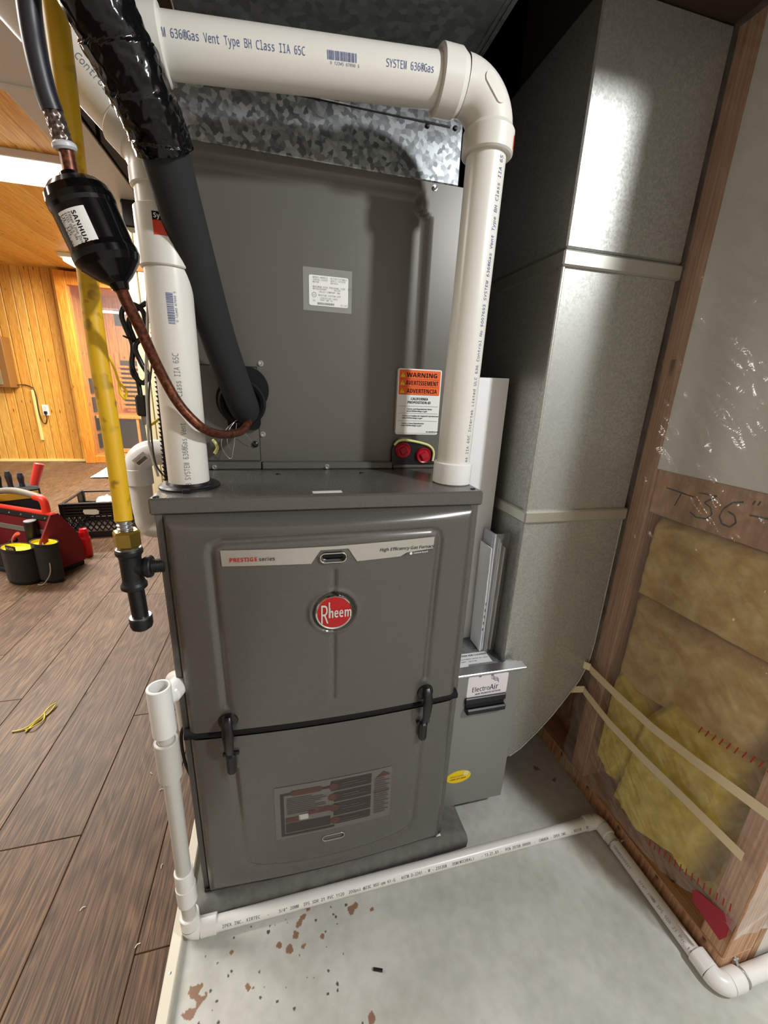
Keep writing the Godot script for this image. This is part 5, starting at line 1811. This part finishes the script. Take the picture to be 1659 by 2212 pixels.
func drain() -> void:
	var d := thing("condensate_drain", "white plastic drain pipe along the concrete floor with open standpipe", "pipe", Vector3(-0.02, 0, 0.05))
	var pr := 0.0143
	var fr := 0.0178
	var y := 0.0182
	var s := S()
	# standpipe
	var xs := -0.019
	var zs := 0.046
	rod(s, Vector3(xs, 0.04, zs), Vector3(xs + 0.001, 0.12, zs), pr * 0.93, 28)
	rod(s, Vector3(xs + 0.001, 0.165, zs), Vector3(xs + 0.004, 0.430, zs), pr * 0.93, 28)
	part(d, "standpipe", s, M.pvc_grey)
	s = S()
	ring(s, Vector3(xs + 0.001, 0.105, zs), Vector3(xs + 0.001, 0.150, zs), fr, 0.012, 28)
	ring(s, Vector3(xs + 0.001, 0.150, zs), Vector3(xs + 0.0013, 0.190, zs), fr * 0.93, 0.0135, 28)
	part(d, "coupling", s, M.pvc_white)
	s = S()
	ring(s, Vector3(xs + 0.0035, 0.420, zs), Vector3(xs + 0.0045, 0.500, zs), fr * 1.05, 0.0142, 28)
	part(d, "coupling", s, M.pvc_grey)
	s = S()
	rod(s, Vector3(xs + 0.0045, 0.49, zs), Vector3(xs + 0.0047, 0.525, zs), pr * 0.93, 28)
	part(d, "short_pipe", s, M.pvc_grey)
	s = S()
	ring(s, Vector3(xs + 0.0046, 0.515, zs), Vector3(xs + 0.005, 0.607, zs), fr * 1.02, 0.0142, 32)
	lathe(s, [Vector2(0.013, 0.012), Vector2(0.015, 0.022), Vector2(fr * 0.95, 0.026), Vector2(fr * 0.95, 0.05), Vector2(0.012, 0.05)], axes(Vector3(xs + 0.005, 0.570, zs), Vector3(0.35, 0, -1)), 28)
	part(d, "tee", s, M.pvc_white)
	s = S()
	var ta := Vector3(xs + 0.005, 0.570, zs)
	var dirt := Vector3(0.35, 0, -1).normalized()
	tube(s, smooth_path([ta + dirt * 0.045, ta + dirt * 0.06, Vector3(-0.012, 0.56, -0.03), Vector3(-0.018, 0.53, -0.06), Vector3(-0.018, 0.48, -0.08), Vector3(-0.018, 0.40, -0.085)], 6), pr, 20)
	part(d, "side_branch", s, M.pvc_white)
	# floor elbow and runs
	s = S()
	elbow(s, Vector3(xs, y, zs), Vector3(0, 1, 0), Vector3(1, 0, 0), fr, 0.048)
	part(d, "elbow", s, M.pvc_white)
	s = S()
	rod(s, Vector3(xs + 0.03, y - 0.002, zs), Vector3(0.945, y - 0.002, 0.040), pr, 28)
	var run := part(d, "front_pipe", s, M.pvc_white)
	s = S()
	text(s, "  IPEX INC. XIRTEC   -    3/4\" 20MM  IPS SDR 21 PVC 1120  200psi @23C NSF-pw 61-G   ASTM D-2241 - M - 231208   DSM(MICHEAL)    - 13.21.83 -  PIN 20708 00000  -  CANADA - IPEX INC.  - 80118 - 00046330221    -  3/4\" 20MM IPS SDR 21 PVC 1120 200psi @23C NSF-pw 61-G ASTM D-2241 - M", 0.0056, frame(Vector3(xs + 0.05, y - 0.002, zs), Vector3(1, 0, -0.0062), Vector3(0, 0.86, -0.5)), pr + 0.0003, "Droid Sans Mono", true, 0.98)
	part(run, "pipe_print", s, M.black_ink, "black printed lettering")
	s = S()
	elbow(s, Vector3(0.958, y, 0.040), Vector3(-1, 0, 0), Vector3(0, 0, 1), fr * 0.95, 0.040)
	part(d, "elbow", s, M.pvc_white)
	s = S()
	rod(s, Vector3(0.958, y - 0.002, 0.07), Vector3(0.960, y - 0.002, 0.33), pr, 28)
	run = part(d, "side_pipe", s, M.pvc_white)
	s = S()
	text(s, "00046330221   - 3/4\" 20MM IPS SDR 21 PVC 11", 0.0056, frame(Vector3(0.958, y - 0.002, 0.105), Vector3(0.005, 0, 1), Vector3(0.62, 0.78, 0)), pr + 0.0003, "Droid Sans Mono", true, 1.0)
	part(run, "pipe_print", s, M.ink_grey)
	s = S()
	elbow(s, Vector3(0.961, y, 0.354), Vector3(0, 0, -1), Vector3(1, 0, 0), fr * 1.05, 0.048)
	part(d, "elbow", s, M.pvc_white)
	s = S()
	rod(s, Vector3(1.0, y - 0.001, 0.354), Vector3(1.9, y - 0.001, 0.361), pr * 1.05, 28)
	part(d, "far_pipe", s, M.pvc_white)
	# clips
	for c in [[Vector3(0.9585, y - 0.002, 0.098), Vector3(0, 0, 1), Vector3(0.022, 0.006, 0)], [Vector3(1.016, y - 0.001, 0.3542), Vector3(1, 0, 0), Vector3(0, 0.016, -0.014)]]:
		s = S()
		ring(s, c[0] - c[1] * 0.002, c[0] + c[1] * 0.002, pr + 0.003, pr, 24, 0.0006)
		var cl := part(d, "pipe_clamp", s, M.steel, "bright wire clamp")
		s = S()
		rod(s, c[0] + c[2] * 0.7, c[0] + c[2] * 1.5, 0.003, 12)
		rod(s, c[0] + c[2] * 1.2 + c[1] * -0.006, c[0] + c[2] * 1.2 + c[1] * 0.006, 0.0025, 12)
		part(cl, "clamp_screw", s, M.steel)

	# second white pipe behind the furnace
	var b := thing("white_drain_elbow", "white plastic pipe with large elbow behind the furnace corner", "pipe", Vector3(-0.232, 0.62, -0.70))
	s = S()
	tube(s, smooth_path([Vector3(-0.232, 0.80, -0.70), Vector3(-0.232, 0.70, -0.70), Vector3(-0.230, 0.67, -0.70), Vector3(-0.225, 0.635, -0.70), Vector3(-0.19, 0.62, -0.70), Vector3(-0.002, 0.615, -0.70)], 8), 0.0305, 32)
	part(b, "upright_pipe", s, M.pvc)
	s = S()
	ring(s, Vector3(-0.232, 0.765, -0.70), Vector3(-0.232, 0.815, -0.70), 0.0375, 0.03, 32, 0.002)
	tube(s, arc(Vector3(-0.182, 0.812, -0.70), Vector3(-0.05, 0, 0), Vector3(0, 0.05, 0), 12), 0.0365, 32, false)
	rod(s, Vector3(-0.183, 0.862, -0.70), Vector3(-0.001, 0.862, -0.70), 0.0375, 32)
	var be := part(b, "elbow", s, M.pvc_white)
	s = S()
	var st := frame(Vector3(-0.2105, 0.845, -0.6605), Vector3(0.75, 0.62, 0.02), Vector3(-0.62, 0.75, 0.1))
	slab(s, rrect(-0.018, -0.012, 0.024, 0.014, 0.001, 2), -0.002, 0.0, st)
	part(be, "sticker", s, M.white_sticker)
	s = S()
	var rng := RandomNumberGenerator.new()
	rng.seed = 5
	var bx := -0.014
	while bx < 0.018:
		var w := rng.randf_range(0.0005, 0.0018)
		quad(s, st * Vector3(bx, -0.008, 0.0004), st * Vector3(bx + w, -0.008, 0.0004), st * Vector3(bx + w, 0.002, 0.0004), st * Vector3(bx, 0.002, 0.0004))
		bx += w + 0.0007
	text(s, "90 ELBOW 2", 0.0028, st.translated_local(Vector3(-0.012, 0.005, 0.0004)))
	part(be, "sticker_print", s, M.black_ink)

# ---------------------------------------------------------------- far room
func back_room() -> void:
	# sauna cabin with glass front
	var c := thing("sauna_cabin", "wooden infrared sauna cabin with glass front at the far wall", "sauna", Vector3(-1.8, 0, -5.75))
	var s := S()
	var zf := -5.3
	var zb := -6.3
	box(s, Vector3(-2.24, 0, zb), Vector3(-1.2, 0.06, zf - 0.03), 0.004)
	part(c, "cabin_floor", s, M.sauna)
	s = S()
	box(s, Vector3(-2.24, 2.12, zb), Vector3(-1.2, 2.19, zf - 0.03), 0.004)
	part(c, "cabin_roof", s, M.sauna)
	for k in 9:
		s = S()
		box(s, Vector3(-2.235 + k * 0.115, 0.06, zb), Vector3(-2.123 + k * 0.115, 2.12, zb + 0.02), 0.003)
		part(c, "back_board", s, M.sauna)
	for k in 8:
		s = S()
		box(s, Vector3(-2.24, 0.06, zb + 0.02 + k * 0.117), Vector3(-2.22, 2.12, zb + 0.134 + k * 0.117), 0.003)
		part(c, "side_board", s, M.sauna)
	s = S()
	box(s, Vector3(-1.22, 0.06, zb + 0.02), Vector3(-1.2, 2.12, zf - 0.03), 0.003)
	part(c, "side_wall", s, M.sauna)
	s = S()
	box(s, Vector3(-2.24, 0, zf - 0.04), Vector3(-2.13, 2.2, zf + 0.05), 0.004)
	part(c, "corner_post", s, M.trim_pine)
	s = S()
	box(s, Vector3(-2.13, 2.06, zf - 0.03), Vector3(-1.2, 2.2, zf + 0.03), 0.004)
	part(c, "top_rail", s, M.trim_pine)
	s = S()
	box(s, Vector3(-2.13, 0.0, zf - 0.03), Vector3(-1.2, 0.09, zf + 0.03), 0.004)
	part(c, "sill", s, M.trim_pine)
	s = S()
	box(s, Vector3(-2.13, 0.09, zf - 0.008), Vector3(-1.25, 2.06, zf), 0.0)
	part(c, "glass_pane", s, M.glass)
	# bench with heater grilles and slatted backrest
	s = S()
	box(s, Vector3(-2.2, 0.53, zb + 0.02), Vector3(-1.22, 0.57, -5.68), 0.004)
	part(c, "bench", s, M.sauna)
	for k in 2:
		s = S()
		box(s, Vector3(-1.98 + k * 0.28, 0.12, -5.74), Vector3(-1.73 + k * 0.28, 0.50, -5.72), 0.002)
		part(c, "heater_panel", s, M.black)
	s = S()
	box(s, Vector3(-2.03, 0.07, -5.73), Vector3(-1.98, 0.53, -5.69), 0.003)
	box(s, Vector3(-1.73, 0.07, -5.73), Vector3(-1.70, 0.53, -5.69), 0.003)
	box(s, Vector3(-2.03, 0.07, -5.73), Vector3(-1.22, 0.12, -5.69), 0.003)
	part(c, "bench_frame", s, M.sauna)
	s = S()
	box(s, Vector3(-2.0, 0.68, zb + 0.03), Vector3(-1.45, 1.30, zb + 0.05), 0.002)
	part(c, "back_heater", s, mat(Color("3a2416"), 0.6))
	for x in [-2.05, -1.45]:
		s = S()
		box(s, Vector3(x, 0.62, zb + 0.03), Vector3(x + 0.05, 1.40, zb + 0.09), 0.003)
		part(c, "backrest_post", s, M.sauna)
	for k in 10:
		s = S()
		box(s, Vector3(-2.02, 0.64 + k * 0.062, zb + 0.09), Vector3(-1.42, 0.672 + k * 0.062, zb + 0.11), 0.003)
		part(c, "backrest_slat", s, M.sauna)
	for k in 4:
		s = S()
		box(s, Vector3(-2.22, 0.13 + k * 0.24, -5.86), Vector3(-2.205, 0.32 + k * 0.24, -5.68), 0.002)
		part(c, "side_heater", s, M.black)
	s = S()
	box(s, Vector3(-2.0, 1.76, zb + 0.02), Vector3(-1.88, 1.96, zb + 0.05), 0.004)
	part(c, "control_box", s, M.iron)

	# heater cabinet, cord, outlet on the pine wall
	var h := thing("wall_cabinet", "brown and silver box mounted on the pine wall", "wall box", Vector3(-2.98, 0.9, -5.35))
	s = S()
	box(s, Vector3(-3.2, 0.90, -5.4), Vector3(-2.86, 1.46, -5.24), 0.006)
	part(h, "box_body", s, mat(Color("8a5f2e"), 0.4))
	s = S()
	box(s, Vector3(-3.18, 0.93, -5.24), Vector3(-2.93, 1.44, -5.232), 0.002)
	part(h, "metal_front", s, mat(Color("a99a78"), 0.3, 0.6))
	s = S()
	box(s, Vector3(-3.18, 0.93, -5.232), Vector3(-2.99, 1.0, -5.228), 0.002)
	part(h, "white_panel", s, M.white_sticker)
	s = S()
	box(s, Vector3(-3.18, 1.05, -5.232), Vector3(-3.02, 1.4, -5.229), 0.002)
	part(h, "dark_screen", s, mat(Color("3d1d12"), 0.3))
	var cd := thing("appliance_cord", "thin dark cord running from the wall box to the outlet", "cord", Vector3(-2.7, 0.5, -5.39))
	s = S()
	tube(s, smooth_path([Vector3(-2.87, 0.93, -5.36), Vector3(-2.80, 0.935, -5.39), Vector3(-2.72, 0.90, -5.39), Vector3(-2.70, 0.80, -5.39), Vector3(-2.705, 0.62, -5.39), Vector3(-2.69, 0.50, -5.39), Vector3(-2.655, 0.48, -5.385), Vector3(-2.63, 0.54, -5.38), Vector3(-2.632, 0.60, -5.37)], 6), 0.006, 8)
	part(cd, "cord", s, mat(Color("3a2612"), 0.5))
	s = S()
	box(s, Vector3(-2.645, 0.595, -5.392), Vector3(-2.615, 0.63, -5.36), 0.006)
	part(cd, "plug", s, M.black)
	var cv := thing("cord_cover", "pale wooden cord cover strip on the pine wall", "trim strip", Vector3(-2.72, 0.3, -5.39))
	s = S()
	box(s, Vector3(-2.745, 0.27, -5.4), Vector3(-2.715, 0.88, -5.385), 0.003)
	part(cv, "strip", s, mat(Color("f3d98a"), 0.5))
	var ou := thing("wall_outlet", "white outlet plate on the pine wall below the box", "outlet", Vector3(-2.63, 0.58, -5.4))
	s = S()
	box(s, Vector3(-2.668, 0.575, -5.4), Vector3(-2.598, 0.705, -5.392), 0.003)
	part(ou, "plate", s, M.white_sticker)
	s = S()
	box(s, Vector3(-2.65, 0.648, -5.392), Vector3(-2.616, 0.685, -5.39), 0.001)
	part(ou, "socket", s, mat(Color("d8d4c8"), 0.5))
	# orange notice on the partition
	var o := thing("orange_notice", "small orange notice on the cream partition", "notice", Vector3(-0.77, 1.8, -2.89))
	s = S()
	box(s, Vector3(-0.79, 1.79, -2.899), Vector3(-0.70, 1.88, -2.896))
	part(o, "card", s, mat(Color("e0601c"), 0.6))
	# cloth on the floor
	var cl := thing("floor_cloth", "pale mint cloth lying on the floor before the sauna", "cloth", Vector3(-1.6, 0, -4.6))
	s = S()
	var n := noise(6.0, 151)
	grid(s, 24, 24, func(u: float, v: float) -> Vector3:
		var x := lerpf(-1.84, -1.2, u) - 0.05 * v
		var z := lerpf(-4.32, -5.0, v)
		return Vector3(x, 0.008 + 0.008 * (n.get_noise_2d(x, z) + 0.6), z))
	part(cl, "cloth_sheet", s, mat(Color("cfdccb"), 0.9))

# ---------------------------------------------------------------- tools and crate
func tools() -> void:
	var c := thing("milk_crate", "black plastic milk crate on the laminate floor", "crate", Vector3(-1.08, 0, -2.58))
	var t := Transform3D(Basis(Vector3.UP, 0.06), Vector3(-1.08, 0.0, -2.58))
	var pl := mat(Color("17120f"), 0.4)
	var hw := 0.18
	var s := S()
	box(s, Vector3(-hw, 0.0, -hw), Vector3(hw, 0.012, hw), 0.003, t)
	part(c, "crate_floor", s, pl)
	for sx in [-1, 1]:
		for sz in [-1, 1]:
			s = S()
			box(s, Vector3(sx * hw - 0.014, 0, sz * hw - 0.014), Vector3(sx * hw + 0.014, 0.25, sz * hw + 0.014), 0.004, t)
			part(c, "corner_post", s, pl)
	for k in 4:
		var r := t * Transform3D(Basis(Vector3.UP, k * PI / 2), Vector3.ZERO)
		for j in 5:
			if k == 2 or k == 3:
				if j in [1, 2, 3]:
					continue
			s = S()
			box(s, Vector3(-hw, 0.155 + j * 0.02, hw - 0.006), Vector3(hw, 0.168 + j * 0.02, hw + 0.010), 0.002, r)
			part(c, "rim_rib", s, pl)
		s = S()
		box(s, Vector3(-hw, 0.15, hw - 0.008), Vector3(hw, 0.25, hw - 0.002), 0.001, r) if k < 2 else box(s, Vector3(-hw, 0.15, hw - 0.008), Vector3(-hw * 0.45, 0.25, hw - 0.002), 0.001, r)
		part(c, "rim_wall", s, pl)
		s = S()
		box(s, Vector3(-hw, 0.0, hw - 0.006), Vector3(hw, 0.045, hw + 0.008), 0.003, r)
		part(c, "base_rail", s, pl)
		for j in 9:
			for dr in [-1.0, 1.0]:
				s = S()
				var cx := -hw + 0.04 + j * 0.035
				box(s, Vector3(-0.004, -0.062, -0.003), Vector3(0.004, 0.062, 0.003), 0.0, r * Transform3D(Basis(Vector3(0, 0, 1), dr * 0.6), Vector3(cx, 0.098, hw + 0.0)))
				part(c, "lattice_bar", s, pl)
	s = S()
	slab(s, PackedVector2Array([Vector2(-0.06, 0.19), Vector2(-0.052, 0.172), Vector2(0.0, 0.166), Vector2(0.03, 0.17), Vector2(0.034, 0.19), Vector2(0.02, 0.202), Vector2(-0.03, 0.204), Vector2(-0.055, 0.203)]), hw + 0.002, hw + 0.014, t)
	part(c, "handle_cutout", s, mat(Color("d8d2c0"), 0.8), "pale stuff showing in the handle opening")
	var pa := thing("crumpled_paper", "crumpled white paper inside the black milk crate", "paper", Vector3(-1.02, 0.06, -2.6))
	s = S()
	var nn := noise(9.0, 161)
	grid(s, 14, 14, func(u: float, v: float) -> Vector3:
		var x := lerpf(-1.14, -0.93, u)
		var z := lerpf(-2.44, -2.70, v)
		return Vector3(x, 0.20 + 0.05 * nn.get_noise_2d(x * 2.0, z * 2.0) + 0.035 * u, z))
	part(pa, "paper_sheet", s, M.paper)

	# open tool bag: local frame u to the left along the bag, w to the back
	var b := thing("tool_bag", "open red and black tool bag with grey tube handle", "tool bag", Vector3(-1.3, 0, -1.9))
	var X := Vector3(0.866, 0, 0.5)
	var Z := Vector3(-0.5, 0, 0.866) * 0.8
	var o := Transform3D(Basis(X, Vector3.UP, Z), Vector3(-1.085, 0, -1.72))   # right front bottom corner
	var blk := mat(Color("141313"), 0.75)
	var redc := mat(Color("730a16"), 0.8)
	var redp := mat(Color("e0321f"), 0.4)
	s = S()
	box(s, Vector3(-0.56, 0, -0.30), Vector3(0, 0.03, 0), 0.008, o)
	part(b, "base_tray", s, blk)
	# lower walls
	s = S()
	box(s, Vector3(-0.56, 0.03, -0.022), Vector3(0, 0.15, -0.006), 0.004, o)
	part(b, "front_wall", s, blk)
	s = S()
	box(s, Vector3(-0.56, 0.03, -0.30), Vector3(0, 0.15, -0.285), 0.004, o)
	part(b, "rear_wall", s, blk)
	# peaked ends
	for e in [-0.006, 0.545]:
		s = S()
		slab(s, PackedVector2Array([Vector2(-0.30, 0.03), Vector2(0.0, 0.03), Vector2(0.0, 0.15), Vector2(-0.03, 0.215), Vector2(-0.125, 0.345), Vector2(-0.175, 0.345), Vector2(-0.27, 0.215), Vector2(-0.30, 0.15)]), e, e + 0.012, o * Transform3D(Basis(Vector3(0, 0, 1), Vector3(0, 1, 0), Vector3(-1, 0, 0)), Vector3.ZERO) * Transform3D(Basis(), Vector3(0, 0, 0)))
		part(b, "end_panel", s, redc, "dark red end panel")
	# middle divider
	s = S()
	box(s, Vector3(-0.55, 0.03, -0.158), Vector3(-0.012, 0.30, -0.14), 0.003, o)
	part(b, "divider", s, redc)
	s = S()
	box(s, Vector3(-0.55, 0.215, -0.139), Vector3(-0.06, 0.245, -0.134), 0.001, o)
	part(b, "grey_strap", s, mat(Color("77736c"), 0.7))
	s = S()
	box(s, Vector3(-0.56, 0.30, -0.165), Vector3(0.0, 0.335, -0.132), 0.006, o)
	part(b, "black_band", s, blk)
	s = S()
	box(s, Vector3(-0.56, 0.335, -0.168), Vector3(0.0, 0.352, -0.130), 0.005, o)
	part(b, "top_rail", s, redp, "bright red top rail")
	for k in 6:
		s = S()
		lathe(s, [Vector2(0.0055, 0), Vector2(0.004, 0.003), Vector2(0, 0.004)], o * Transform3D(Basis(Vector3(1, 0, 0), Vector3(0, 0, 1), Vector3(0, -1, 0)), Vector3(-0.05 - k * 0.09, 0.318, -0.132)), 10)
		part(b, "rivet", s, M.steel)
	s = S()
	tube(s, smooth_path([o * Vector3(-0.50, 0.36, -0.149), o * Vector3(-0.46, 0.41, -0.149), o * Vector3(-0.28, 0.447, -0.149), o * Vector3(-0.12, 0.437, -0.149), o * Vector3(-0.07, 0.425, -0.149)], 8), 0.018, 16)
	part(b, "tube_handle", s, mat(Color("7b7263"), 0.6), "grey foam handle")
	for k in [-0.05, -0.5]:
		s = S()
		tube(s, smooth_path([o * Vector3(k, 0.345, -0.149), o * Vector3(k, 0.40, -0.149), o * Vector3(k - signf(k + 0.3) * 0.02, 0.426, -0.149), o * Vector3(k - signf(k + 0.3) * 0.06, 0.432, -0.149)], 6), 0.020, 12)
		part(b, "handle_post", s, redp)
	# pouches on the front
	for q in [[-0.085, 0.095, 0.0, 0.20], [0.030, 0.080, -0.07, 0.225]]:
		s = S()
		var pt := o * Transform3D(Basis(), Vector3(q[0], 0.0, 0.02 + q[1] * 0.25 + q[2]))
		var sc := Transform3D(Basis(Vector3(1, 0, 0), Vector3(0, 1, 0), Vector3(0, 0, 0.7)), Vector3.ZERO)
		lathe(s, [Vector2(0, 0), Vector2(q[1] * 0.85, 0), Vector2(q[1] * 0.98, 0.02), Vector2(q[1], q[3] - 0.02), Vector2(q[1] * 1.03, q[3]), Vector2(q[1] * 0.95, q[3]), Vector2(q[1] * 0.92, q[3] - 0.03), Vector2(0, q[3] - 0.06)], pt * sc, 28)
		var po := part(b, "pouch", s, mat(Color("24221d"), 0.8), "black round pouch")
		s = S()
		lathe(s, [Vector2(q[1] * 0.93, q[3] - 0.003), Vector2(q[1] * 0.9, q[3] - 0.018), Vector2(q[1] * 0.5, q[3] - 0.026), Vector2(0, q[3] - 0.03)], pt * sc, 24)
		part(po, "yellow_lining", s, mat(Color("f2dd1a"), 0.7), "bright yellow lining")
	s = S()
	box(s, Vector3(-0.09, 0.195, 0.098), Vector3(-0.02, 0.225, 0.104), 0.002, o)
	var tagb := part(b, "badge", s, blk)
	s = S()
	text(s, "KLEIN", 0.013, o * Transform3D(Basis(), Vector3(-0.083, 0.204, 0.1048)), 0.0, "Droid Sans", true)
	part(tagb, "badge_lettering", s, mat(Color("d8b070"), 0.6))
	# tools in the bag
	var fl := thing("flashlight", "black flashlight with pale lens standing in the tool bag", "flashlight", o * Vector3(-0.13, 0.05, -0.10))
	s = S()
	rod(s, o * Vector3(-0.13, 0.05, -0.10), o * Vector3(-0.13, 0.30, -0.10), 0.03, 20, 0.003)
	part(fl, "barrel", s, M.black)
	s = S()
	rod(s, o * Vector3(-0.13, 0.30, -0.10), o * Vector3(-0.13, 0.304, -0.10), 0.028, 20)
	part(fl, "lens", s, mat(Color("b9b8c4"), 0.3))
	var pk := thing("pliers", "pliers with coral red grip in the tool bag", "pliers", o * Vector3(-0.2, 0.12, -0.05))
	s = S()
	tube(s, smooth_path([o * Vector3(-0.235, 0.16, -0.05), o * Vector3(-0.21, 0.205, -0.045), o * Vector3(-0.165, 0.24, -0.04)], 5), 0.010, 10)
	part(pk, "grip", s, mat(Color("ef6a58"), 0.4))
	s = S()
	tube(s, smooth_path([o * Vector3(-0.27, 0.15, -0.05), o * Vector3(-0.24, 0.185, -0.05), o * Vector3(-0.21, 0.19, -0.05)], 5), 0.012, 10)
	part(pk, "jaw", s, M.black)
	var cp := thing("red_can", "small glossy red canister beside the tool bag", "can", Vector3(-1.0, 0, -2.05))
	s = S()
	lathe(s, [Vector2(0, 0), Vector2(0.028, 0), Vector2(0.030, 0.01), Vector2(0.030, 0.12), Vector2(0.025, 0.132), Vector2(0.025, 0.16), Vector2(0.018, 0.18), Vector2(0, 0.183)], Transform3D(Basis(), Vector3(-1.0, 0, -2.05)), 24)
	part(cp, "can_body", s, mat(Color("d3131c"), 0.3))
	var sw := thing("strap_cord", "thin pale cord trailing from the tool bag to the floor", "cord", Vector3(-0.98, 0, -1.72))
	s = S()
	tube(s, smooth_path([o * Vector3(0.03, 0.22, -0.02), o * Vector3(0.075, 0.15, 0.0), o * Vector3(0.09, 0.07, 0.02), o * Vector3(0.06, 0.01, 0.05), o * Vector3(0.03, 0.006, 0.06)], 6), 0.003, 8)
	part(sw, "cord", s, mat(Color("8f8572"), 0.6))

	# upright tool caddy behind the bag
	var k2 := thing("tool_caddy", "black upright tool caddy with yellow ruler band behind the tool bag", "tool caddy", Vector3(-1.42, 0, -2.2))
	var o2 := Transform3D(Basis(Vector3.UP, 0.5), Vector3(-1.40, 0, -2.18))
	s = S()
	box(s, Vector3(-0.30, 0, -0.16), Vector3(0.14, 0.40, 0.0), 0.012, o2)
	part(k2, "caddy_body", s, blk)
	s = S()
	box(s, Vector3(-0.28, 0.335, 0.0), Vector3(0.13, 0.378, 0.004), 0.001, o2)
	part(k2, "ruler_band", s, mat(Color("c39a2b"), 0.5), "yellow ruler band")
	var cols := [Color("2f3a44"), Color("3b1f33"), Color("2f4650"), Color("202a2c"), Color("1d2b28"), Color("35383c"), Color("29303a")]
	for i in 7:
		var x := -0.25 + i * 0.052
		var td := thing("screwdriver", ["slate blue", "dark purple", "dull teal", "black", "dark green", "charcoal grey", "navy blue"][i] + " handled screwdriver standing in the upright tool caddy", "screwdriver", o2 * Vector3(x, 0.36, -0.06), "screwdrivers in the caddy")
		s = S()
		var lean := Vector3(0.02 * sin(i * 2.1), 1, 0.1 * cos(i * 1.3))
		lathe(s, [Vector2(0, 0), Vector2(0.014, 0), Vector2(0.017, 0.03), Vector2(0.013, 0.06), Vector2(0.018, 0.10 + 0.01 * (i % 3)), Vector2(0.012, 0.125 + 0.01 * (i % 3)), Vector2(0, 0.128 + 0.01 * (i % 3))], axes(o2 * Vector3(x, 0.36, -0.06), o2.basis * lean), 14)
		part(td, "handle", s, mat(cols[i], 0.3))
	var rw := thing("rasp", "red tool grip leaning out of the upright tool caddy", "tool", o2 * Vector3(0.1, 0.35, -0.08))
	s = S()
	rod(s, o2 * Vector3(0.10, 0.34, -0.08), o2 * Vector3(0.165, 0.53, -0.09), 0.020, 16, 0.004, 0.027)
	part(rw, "grip", s, mat(Color("d0352a"), 0.4))
	var pw := thing("leather_pouch", "brown leather pouch on top of the upright tool caddy", "pouch", o2 * Vector3(-0.16, 0.4, -0.12))
	s = S()
	box(s, Vector3(-0.22, 0.401, -0.17), Vector3(-0.10, 0.55, -0.11), 0.02, o2)
	part(pw, "pouch_body", s, mat(Color("2e241a"), 0.7))
	s = S()
	box(s, Vector3(-0.225, 0.54, -0.175), Vector3(-0.095, 0.56, -0.105), 0.006, o2)
	part(pw, "pouch_flap", s, mat(Color("8a6a3c"), 0.7))

# ---------------------------------------------------------------- bits on the floor
func small_things() -> void:
	var y := thing("yellow_thread", "tangled yellow plastic thread on the laminate floor", "thread", Vector3(-0.61, 0, -0.63))
	var s := S()
	tube(s, smooth_path([Vector3(-0.655, 0.003, -0.600), Vector3(-0.625, 0.004, -0.605), Vector3(-0.600, 0.008, -0.640), Vector3(-0.590, 0.012, -0.680), Vector3(-0.580, 0.008, -0.700), Vector3(-0.585, 0.004, -0.660), Vector3(-0.605, 0.004, -0.625), Vector3(-0.615, 0.003, -0.590)], 6), 0.0025, 6)
	tube(s, smooth_path([Vector3(-0.62, 0.003, -0.60), Vector3(-0.60, 0.010, -0.60), Vector3(-0.585, 0.006, -0.63), Vector3(-0.595, 0.010, -0.66)], 6), 0.0022, 6)
	part(y, "strand", s, mat(Color("d9c64a"), 0.5))
	var k := thing("black_offcut", "tiny black plastic offcut lying on the concrete floor", "offcut", Vector3(0.336, 0, 0.18))
	s = S()
	rod(s, Vector3(0.327, 0.003, 0.178), Vector3(0.344, 0.003, 0.184), 0.0026, 10)
	part(k, "offcut_body", s, M.black)
	var rng := RandomNumberGenerator.new()
	rng.seed = 21
	for p in [Vector2(-0.16, -0.30), Vector2(-0.14, -0.33), Vector2(-0.20, -0.36), Vector2(-0.11, -0.10), Vector2(-0.25, -0.05), Vector2(-0.10, -0.40), Vector2(-0.12, 0.04)]:
		var c := thing("pale_shaving", "pale plastic shaving lying on the laminate planks", "shaving", Vector3(p.x, 0, p.y), "plastic shavings on the laminate")
		s = S()
		var a := rng.randf() * TAU
		var d := Vector3(cos(a), 0, sin(a)) * 0.005
		tube(s, smooth_path([Vector3(p.x, 0.001, p.y) - d, Vector3(p.x, 0.003, p.y) + d.rotated(Vector3.UP, 1.5) * 0.3, Vector3(p.x, 0.001, p.y) + d], 4), 0.0008, 6)
		part(c, "curl", s, M.white_sticker)
	# loop of cable behind the standpipe
	var lp := thing("cable_loop", "small black cable loop between standpipe and furnace side", "cable", Vector3(-0.012, 0.3, -0.05))
	s = S()
	tube(s, smooth_path([Vector3(-0.003, 0.44, -0.06), Vector3(-0.018, 0.42, -0.05), Vector3(-0.020, 0.36, -0.05), Vector3(-0.012, 0.31, -0.05), Vector3(-0.003, 0.30, -0.05)], 6), 0.003, 8)
	part(lp, "cable", s, M.black)
